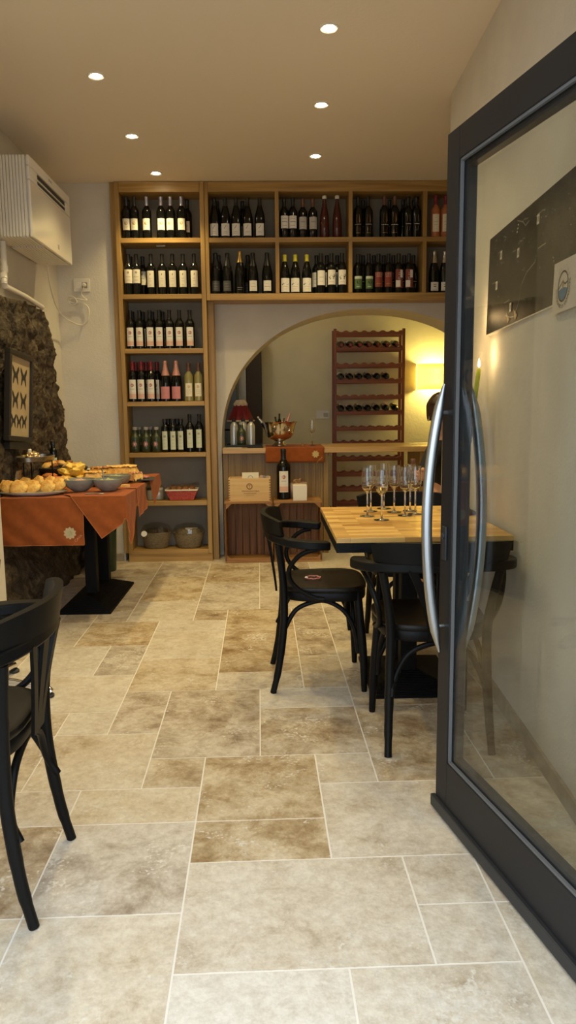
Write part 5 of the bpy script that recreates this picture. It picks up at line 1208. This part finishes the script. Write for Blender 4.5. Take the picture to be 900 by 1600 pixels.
for px, py, Y, k in ((7, 763, 4.32, 0), (14, 764, 4.30, 1), (29, 766, 4.265, 2), (50, 763, 4.29, 3), (74, 764, 4.30, 4), (59, 754, 4.37, 5), (77, 754, 4.385, 6), (91, 757, 4.36, 7), (97, 753, 4.45, 8), (39, 756, 4.37, 9)):
    big = .047 if k in (2, 3) else .042
    zc_ = aty(px, py, Y).z
    food('flat_bread', px, Y, (big*1.08, .0120, big*1.0), 'bread', 'golden round flat bread leaning on the platter, %s from the picture edge' % ORD[k], 'bread', gB, (radians(fo.uniform(-38, -22)), 0, radians(fo.uniform(-30, 14))), z=max(zc_, BZ+.054), amp=.2, py=py)
# small plate with yellow pieces
def plate(label, px, py, r, mat, z=BZ+.006, h=.014, name='side_plate', grp=None):
    p = atz(px, py, z+h); t = thing(name, label, 'plate', (p.x, p.y, z), 0, grp); MB().lathe([(r*.6, 0), (r*.66, .002), (r, h), (r*1.01, h+.002), (r*.97, h+.002), (r*.64, .006), (0, .006)], 36).build('dish', M[mat], t); return t
a = plate('small dark plate with yellow frittata behind the flat breads', 30, 752, .095, 'slate')
for k, (dx, dy, s) in enumerate(((-.045, 0, .040), (-.005, .015, .046), (.042, -.005, .042))):
    o = MB().blob((0, 0, 0), (s, s*.8, s*.72), 16, .35, 9).build('frittata_piece', M['cheese'], None, smooth=80, loc=(a.location.x+dx, a.location.y+dy, a.location.z+.012+s*.6)); o.rotation_euler = (0, radians(18*(1-k)), 0); tag(o, 'yellow frittata piece, %s of three on the small dark plate' % ORD[k], 'food', 'frittata on the small plate')
for k, (px, py, Y) in enumerate(((57, 746, 4.56), (77, 742, 4.82), (90, 746, 4.57))):
    X = aty(px, py, Y).x; t = thing('tomato_tart', 'small tomato-topped round tart behind the breads, %s of three' % ORD[k], 'food', (X, Y, BZ+.02), 0, 'tomato tarts')
    MB().blob((0, 0, .022), (.062, .06, .034), 20, .12).build('crust', M['crumb'], t); MB().blob((0, 0, .052), (.048, .046, .018), 18, .3).build('topping', M['pizza'], t)
a2 = plate('dark round plate with chunky yellow pieces in the buffet middle', 118, 753, .12, 'slate', name='side_plate')
for k in range(9):
    an = k*2.4; r = .020+.0105*k; s = .036
    o = MB().blob((0, 0, 0), (s*1.2, s, s*.62), 9, .9, 14).build('frittata_piece', M['cheese'], None, smooth=25, loc=(a2.location.x+r*cos(an)*.85, a2.location.y-.01+r*sin(an)*.55, a2.location.z+.040+.045*(k < 5)+.03*(k < 2))); o.rotation_euler = (fo.uniform(-.4, .4), fo.uniform(-.4, .4), an); tag(o, 'yellow frittata chunk piled on the dark middle plate behind the bowls', 'food', 'frittata chunks on the middle plate')
def slabfood(name, label, px, py, Y, size, mat, rot, top=None):
    X = aty(px, py, Y).x; t = thing(name, label, 'food', (X, Y, BZ+.020), rot); a_, b_, c_ = size
    mb = MB(); mb.grid(lambda u, v: V(((u-.5)*a_, (v-.5)*b_, c_*min(1, 6*min(u, 1-u)+.35)*min(1, 6*min(v, 1-v)+.35)+.020*noise.noise(V((u*6, v*6, px))))), 18, 14)
    mb.grid(lambda u, v: V(((u-.5)*a_*.98, (.5-v)*b_*.98, .0)), 2, 2); mb.build('crust', M[mat], t, smooth=80)
    if top: MB().grid(lambda u, v: V(((u-.5)*a_*.86, (v-.5)*b_*.86, c_+.004+.014*noise.noise(V((u*9, v*9, px+3))))), 16, 12).build('topping', M[top], t, smooth=80)
    return t
slabfood('focaccia', 'golden focaccia slice close behind the bowls', 149, 750, 4.77, (.16, .13, .075), 'crumb', .3, 'bread')
slabfood('quiche', 'brown-topped quiche slice behind the golden focaccia', 156, 740, 4.86, (.14, .12, .095), 'bread', -.1, 'brownfood')
slabfood('focaccia', 'long orange-brown focaccia slab in front of the red napkin', 190, 740, 5.09, (.24, .16, .085), 'bread', .12, 'crumb')
slabfood('dark_cake', 'dark brown cake slice at the room-side edge of the buffet', 197, 746, 4.84, (.10, .10, .05), 'brownfood', .2)
slabfood('sandwich', 'cut sandwich wedge between dark cake and cold cuts', 212, 744, 4.90, (.075, .08, .055), 'crumb', .9, 'salami')
sl_ = thing('slate_board', 'black slate board with cold cuts overhanging the table side', 'board', (-.862, 4.98, BZ+.027), .15); MB().box((-.085, -.10, 0), (.085, .10, .008)).build('board', M['slate'], sl_, bevel=.002)
for k in range(5):
    o = MB().blob((0, 0, 0), (.030, .026, .010), 12, .3).build('cold_cut', M['salami'], None, smooth=80, loc=(-.885+.026*(k % 3), 4.92+.045*(k//2), BZ+.027+.016+.004*(k % 2))); tag(o, 'folded slice of cold cut on the black slate board', 'food', 'cold cuts on slate')
# bowls
def bowl(label, px, py, r, content, spoon=False):
    p = atz(px, py, BZ+.012); t = thing('salad_bowl', label, 'bowl', (p.x, p.y+r*.55, BZ+.0145), 0, 'stoneware salad bowls')
    MB().lathe([(r*.42, 0), (r*.46, .003), (r*.80, .026), (r*.97, .056), (r, .072), (r*.97, .073), (r*.93, .056), (r*.76, .032), (0, .012)], 40).build('bowl_body', M['stoneware'], t, smooth=60)
    MB().grid(lambda u, v: V((r*.90*v*cos(2*pi*u), r*.90*v*sin(2*pi*u), .052+.022*(1-v)+.012*noise.noise(V((v*4*cos(2*pi*u), v*4*sin(2*pi*u), px)))) ), 30, 8).build('salad', M[content], t, smooth=80)
    if spoon:
        s_ = MB().tube([(-.02, .0, .05), (-.03, .01, .11), (-.036, .015, .128)], [.003, .0035, .005], 8).build('serving_spoon', M['steel'], None, loc=t.location); tag(s_, 'steel spoon handle standing up in the middle salad bowl', 'spoon')
    return t
bowl('stoneware bowl of pink bean salad, closest to the flat breads', 122, 769.5, .093, 'beans')
bowl('stoneware bowl of pale salad with a spoon standing in it', 166.5, 769, .090, 'salad', True)
bowl('stoneware bowl of salad behind the bowl with the spoon', 180, 762, .090, 'salad')
o = MB().tube(bez([(-.05, .0, .004), (0, .004, .006), (.03, -.002, .005), (.055, .002, .003)], 5), .0035, 8).build('fork', M['steel'], None, loc=(aty(147, 772, 4.24).x, 4.235, BZ+.013)); tag(o, 'steel fork lying on the orange cloth between two bowls', 'fork')
o = MB().prism([(-.03, -.02, 0), (.035, -.01, 0), (-.01, .03, 0)], (0, 0, .022)).build('cheese_wedge', M['crumb'], None, bevel=.003, loc=(-.895, 4.57, BZ+.0135)); tag(o, 'pale cheese wedge beside the far salad bowl', 'food')
# wicker basket with pastries, plates, napkins, oil bottle
wb = thing('bread_basket', 'dark oval wicker basket heaped with pastries before the stone wall', 'basket', (aty(98, 735, 5.1).x, 5.10, BZ+.004)); S = Matrix.Diagonal((1, .75, 1)).to_4x4()
MB().lathe([(.11, 0), (.12, .004), (.150, .075), (.168, .090), (.172, .102), (.160, .106), (.145, .085), (.11, .02), (0, .02)], 44, mat=S, wob=lambda a, z: .02*sin(a*22)).build('body', M['darkwicker'], wb, smooth=60)
mp_ = ['bread', 'pizza', 'crumb', 'brownfood']; 
for k in range(13):
    an = k*2.4; r = .032*sqrt(k); o = MB().blob((0, 0, 0), (.036, .030, .018), 12, .4, 10).build('pastry', M[mp_[k % 4]], None, smooth=80, loc=(wb.location.x+r*cos(an), wb.location.y+r*sin(an)*.7, BZ+.118+.012*(k < 5))); o.rotation_euler = (fo.uniform(-.5, .5), fo.uniform(-.5, .5), an); tag(o, '%s pastry heaped in the dark wicker basket' % ['golden', 'tomato-red', 'pale', 'dark brown'][k % 4], 'food', '%s pastries in the wicker basket' % ['golden', 'red', 'pale', 'brown'][k % 4])
kp = None; X = aty(153, 730, 5.25).x
for k in range(8):
    if kp is None: kp = MB().lathe([(.055, 0), (.06, .002), (.092, .010), (.093, .013), (.088, .013), (.058, .006), (0, .006)], 36).build('dinner_plate', M['china'], None, loc=(X, 5.25, BZ+.004)); o = kp
    else: o = kp.copy(); COL.objects.link(o); o.location = (X, 5.25, BZ+.004+.0092*k)
    tag(o, 'white plate, %s from the bottom of the stack behind the food' % ORD[k], 'plate', 'stacked white plates')
for k in range(4):
    o = MB().box((-.085, -.075, 0), (.085, .075, .011)).build('folded_napkin', M['napkin'], None, bevel=.004, loc=(aty(189, 730, 5.38).x+.002*k, 5.38, BZ+.004+.0125*k+.02*0)); tag(o, 'burgundy folded napkin, %s from the bottom of the pile' % ORD[k], 'napkin', 'burgundy napkins piled on the buffet')
ob = make_bottle('oil_bottle', 'marasca', .27, 'bottle', 'capblack', None, ('palegreen', .03, .15, .045), []); ob.location = (aty(83, 700, 5.34).x, 5.34, BZ+.004); ob.rotation_euler = (0, 0, .35); tag(ob, 'dark square oil bottle with pale label on the buffet by the stone wall', 'oil')
# raised pewter tray and what is on and under it
tr = thing('raised_tray', 'shallow pewter tray raised on thin legs over the buffet corner', 'tray', (-1.425, 4.545, BZ+.006)); zt_ = .185; S = Matrix.Diagonal((1.35, 1, 1)).to_4x4()
MB().lathe([(0, zt_), (.150, zt_), (.163, zt_+.004), (.166, zt_+.028), (.160, zt_+.030), (.155, zt_+.006), (0, zt_+.005)], 48, mat=Matrix.Diagonal((.62, 1.2, 1)).to_4x4()).build('tray_body', M['pewter'], tr, smooth=60)
for x, y in ((.055, .15), (-.07, .13), (-.075, .0)): MB().tube([(x, y, 0), (x, y, zt_)], .004, 8).build('tray_leg', M['iron'], tr)
vt = thing('glitter_vase', 'crumpled golden candle glass glowing under the raised tray', 'candle holder', (aty(21, 735, 4.62).x, 4.63, BZ+.004)); MB().lathe([(.035, 0), (.038, .004), (.046, .12), (.044, .122), (.036, .008), (0, .006)], 28, wob=lambda a, z: .08*noise.noise(V((a*2.5, z*50, 0)))).build('glass_body', M['foil'], vt, smooth=30)
MB().blob((-1.435, 4.52, BZ+.222), (.035, .05, .022), 18, .8, 16).build('crumpled_foil', M['foil'], None, smooth=20); tag(bpy.data.objects['crumpled_foil'], 'crumpled shiny foil lying on the raised pewter tray', 'foil')
tc_ = thing('small_candle', 'short white candle standing on the raised pewter tray', 'candle', (aty(46, 695, 4.52).x, 4.52, BZ+.197)); MB().lathe([(.010, 0), (.011, .001), (.0105, .062), (.006, .066)], 16).build('wax', M['whitewax'], tc_); MB().tube([(0, 0, .065), (0, 0, .074)], .001, 6).build('wick', M['ink'], tc_)
# dark green bin behind the table base
bn = thing('waste_bin', 'dark green metal bin behind the buffet table columns', 'bin', (-1.31, 5.70, 0)); MB().lathe([(.095, 0), (.10, .004), (.115, .38), (.119, .384), (.119, .394), (.112, .394), (.096, .01), (0, .01)], 36).build('body', M['bin'], bn); MB().tube(arc((0, 0, .36), (1, 0, 0), (0, -.5, -.87), .122, .12, 0, pi, 16), .004, 8).build('handle', M['iron'], bn)

# ================================================================== PICTURE ON THE STONE WALL

pic = thing('framed_picture', 'black framed print of seven dark butterflies leaning on the stone wall', 'picture', (-1.50, 4.555, 1.325))
# panel spans: y 0..ww (into the room depth), z -h/2..h/2, leans a little
TL = Matrix.Rotation(radians(-4.0), 4, 'X') @ Matrix.Rotation(radians(3), 4, 'Y')
def fbx(mb, y0, y1, z0, z1, x0, x1): return mb.box((x0, y0, z0), (x1, y1, z1), mat=TL)
hw, hh = .21, .265
mb = MB(); 
for y0, y1, z0, z1 in ((-hw, hw, hh-.03, hh), (-hw, hw, -hh, -hh+.03), (-hw, -hw+.03, -hh+.03, hh-.03), (hw-.03, hw, -hh+.03, hh-.03)): fbx(mb, y0, y1, z0, z1, -.022, .014)
mb.build('frame', M['frame'], pic, bevel=.003); fbx(MB(), -hw+.03, hw-.03, -hh+.03, hh-.03, -.02, -.002).build('print', M['mat'], pic)
fbx(MB(), -hw+.04, hw-.01, -hh-.05, -hh-.004, -.03, .005).build('lower_rail', M['frame'], pic, bevel=.002)
for (cy, cz, s) in ((-.075, .125, .060), (.068, .125, .060), (-.075, -.02, .058), (.068, -.02, .058), (-.100, -.145, .046), (-.004, -.148, .046), (.090, -.145, .046)):
    mb = MB()
    for sg in (-1, 1):
        pts = [(0, .1), (sg*.55, .72), (sg*.95, .95), (sg*.98, .55), (sg*.60, .02), (sg*.72, -.35), (sg*.80, -.95), (sg*.45, -.72), (sg*.22, -.28), (0, -.25)]
        mb.add([TL @ V((-.0012, cy+a*s, cz+b_*s)) for a, b_ in pts], [tuple(range(10))])
    mb.add([TL @ V((-.001, cy+a*s, cz+b_*s)) for a, b_ in ((-.07, .35), (.07, .35), (.05, -.4), (-.05, -.4))], [(0, 1, 2, 3)]); mb.build('butterfly', M['ink'], pic, smooth=0)

# ================================================================== AIR CONDITIONER, PIPE, SOCKET, CABLE
ax0, ax1, ay0, ay1, az0, az1 = -1.622, -1.385, 4.63, 5.52, 2.27, 2.735
ac = thing('air_conditioner', 'large white wall air conditioner with ribbed side over the stone wall', 'air conditioner', (ax0, ay0, az0)); dx, dy, dz = ax1-ax0, ay1-ay0, az1-az0
MB().box((0, .008, .012), (dx-.02, dy-.008, dz-.006)).build('casing', M['ac'], ac, bevel=.012)
mb = MB(); n_ = 11
for i in range(n_):
    x0 = .004+(dx-.03)*i/n_; x1 = x0+(dx-.03)/n_-.0035
    mb.box((x0, -.004, .004), (x1, .012, dz-.002)); mb.box((x0, dy-.012, .004), (x1, dy+.004, dz-.002)); mb.box((x0, 0.004, .0), (x1, dy*.28, .014)); mb.box((x0, dy*.34, .0), (x1, dy-.004, .014)); mb.box((x0, .004, dz-.008), (x1, dy-.004, dz))
mb.build('ribbed_shell', M['ac'], ac, smooth=0, bevel=.0015)
mb = MB().box((dx-.022, -.004, .0), (dx-.004, dy+.004, dz*.70)); mb.build('front_panel', M['acfront'], ac, bevel=.006)
mb = MB().box((dx-.022, -.004, dz*.875), (dx-.004, dy+.004, dz)).box((dx-.022, -.004, dz*.705), (dx-.004, dy*.165, dz*.872)).box((dx-.022, dy*.885, dz*.705), (dx-.004, dy+.004, dz*.872)); mb.build('top_panel', M['ac'], ac, bevel=.004)
mb = MB()
for k in range(4):
    z = dz*(.715+.040*k); mb.box((dx-.005, .02, z), (dx-.0015, dy*.16, z+.009)); mb.box((dx-.005, dy*.89, z), (dx-.0015, dy-.01, z+.009))
mb.build('grille_ribs', M['ac'], ac, bevel=.0015)
MB().box((dx-.05, dy*.166, dz*.715), (dx-.012, dy*.884, dz*.865)).build('air_outlet', M['black'], ac)
MB().box((dx-.026, dy*.17, dz*.78), (dx-.004, dy*.88, dz*.796), mat=None).build('louvre', M['ac'], ac, bevel=.002)
MB().box((dx-.026, dy*.168, dz*.703), (dx-.002, dy*.882, dz*.722)).build('louvre', M['ac'], ac, bevel=.002)
MB().box((dx-.004, dy*.44, dz*.925), (dx-.0032, dy*.52, dz*.955)).build('logo_mark', M['greylab'], ac); MB().box((dx-.004, dy*.60, dz*.085), (dx-.0032, dy*.64, dz*.15)).build('badge', M['greyink'], ac)
mb = MB().tube(bez([(-1.60, 4.72, 2.266), (-1.60, 4.72, 2.12), (-1.598, 4.71, 2.09), (-1.585, 4.66, 2.045), (-1.58, 4.64, 2.0)], 6), .018, 12)
mb.tube([(-1.58, 4.64, 2.02), (-1.58, 4.65, 1.99), (-1.585, 5.05, 1.985), (-1.59, 5.42, 1.965)], .017, 12); mb.tube([(-1.598, 4.715, 2.12), (-1.598, 4.712, 2.08)], .022, 12); mb.tube([(-1.59, 4.67, 2.062), (-1.584, 4.65, 2.03)], .022, 12)
o = mb.build('drain_pipe', M['ac'], None); tag(o, 'white elbowed drain pipe running from the air conditioner along the stone top', 'pipe')
so = thing('wall_socket', 'double wall socket with a white plug on the plain back wall', 'socket', (aty(128, 446, 6.05).x, 6.05, aty(128, 446, 6.05).z))
MB().box((-.064, -.008, -.050), (.064, 0, .050)).build('plate', M['plastic'], so, bevel=.003); MB().box((-.05, -.010, -.022), (-.004, -.008, .022)).build('blank_module', M['white'], so, bevel=.001); MB().box((.002, -.0105, -.022), (.045, -.008, .022)).build('outlet', M['greyink'], so, bevel=.001)
pts = [(74, 412, 5.15), (76, 432, 5.22), (80, 452, 5.32), (87, 476, 5.5), (98, 494, 5.72), (112, 503, 5.98), (127, 508, 6.03), (136, 503, 6.02), (139, 492, 6.02), (138, 481, 6.03), (130, 474, 6.03), (118, 474, 6.03), (107, 470, 6.02), (108, 464, 6.01), (116, 465, 6.0), (120, 473, 6.0), (112, 477, 6.01), (107, 470, 6.01), (114, 466, 6.02), (126, 468, 6.02), (136, 469, 6.03), (130, 464, 6.03), (127, 458, 6.03), (130, 452, 6.02), (131, 447, 6.03)]
cbl = MB().tube(bez([aty(*p) for p in pts], 6), .0048, 8); o = cbl.build('power_cable', M['cable'], None); tag(o, 'looped white power cable from the air conditioner to the wall socket', 'cable')
MB().lathe([(.012, 0), (.016, .004), (.016, .022), (.009, .03)], 16, mat=Matrix.Rotation(radians(90), 4, 'X')).build('plug', M['plastic'], o, loc=(so.location.x+.022, 6.04, so.location.z))

ld = bpy.data.lights.new('back_room_fill', 'POINT'); ld.energy = 8; ld.color = (1, .90, .72); ld.shadow_soft_size = .12  # unseen fill lamp, added to brighten the jamb and far wall's left part
lo = bpy.data.objects.new('back_room_fill', ld); COL.objects.link(lo); lo.location = (-.45, 7.35, 2.75)
# ================================================================== WORLD AND VIEW
w = bpy.data.worlds.new('world'); SC.world = w; w.use_nodes = True; nt = w.node_tree; nt.nodes.clear()
bg = nt.nodes.new('ShaderNodeBackground'); ow = nt.nodes.new('ShaderNodeOutputWorld'); bg.inputs[0].default_value = (.80, .90, 1.0, 1); bg.inputs[1].default_value = WORLD_S
nt.links.new(bg.outputs[0], ow.inputs[0])
SC.view_settings.view_transform = 'Standard'; SC.view_settings.look = 'None'; SC.view_settings.gamma = 1; SC.view_settings.use_curve_mapping = False
SC.view_settings.exposure = EXPO
SC.cycles.max_bounces = 10; SC.cycles.transparent_max_bounces = 24; SC.cycles.diffuse_bounces = 5; SC.cycles.caustics_reflective = False; SC.cycles.caustics_refractive = False
SC.cycles.sample_clamp_indirect = 6
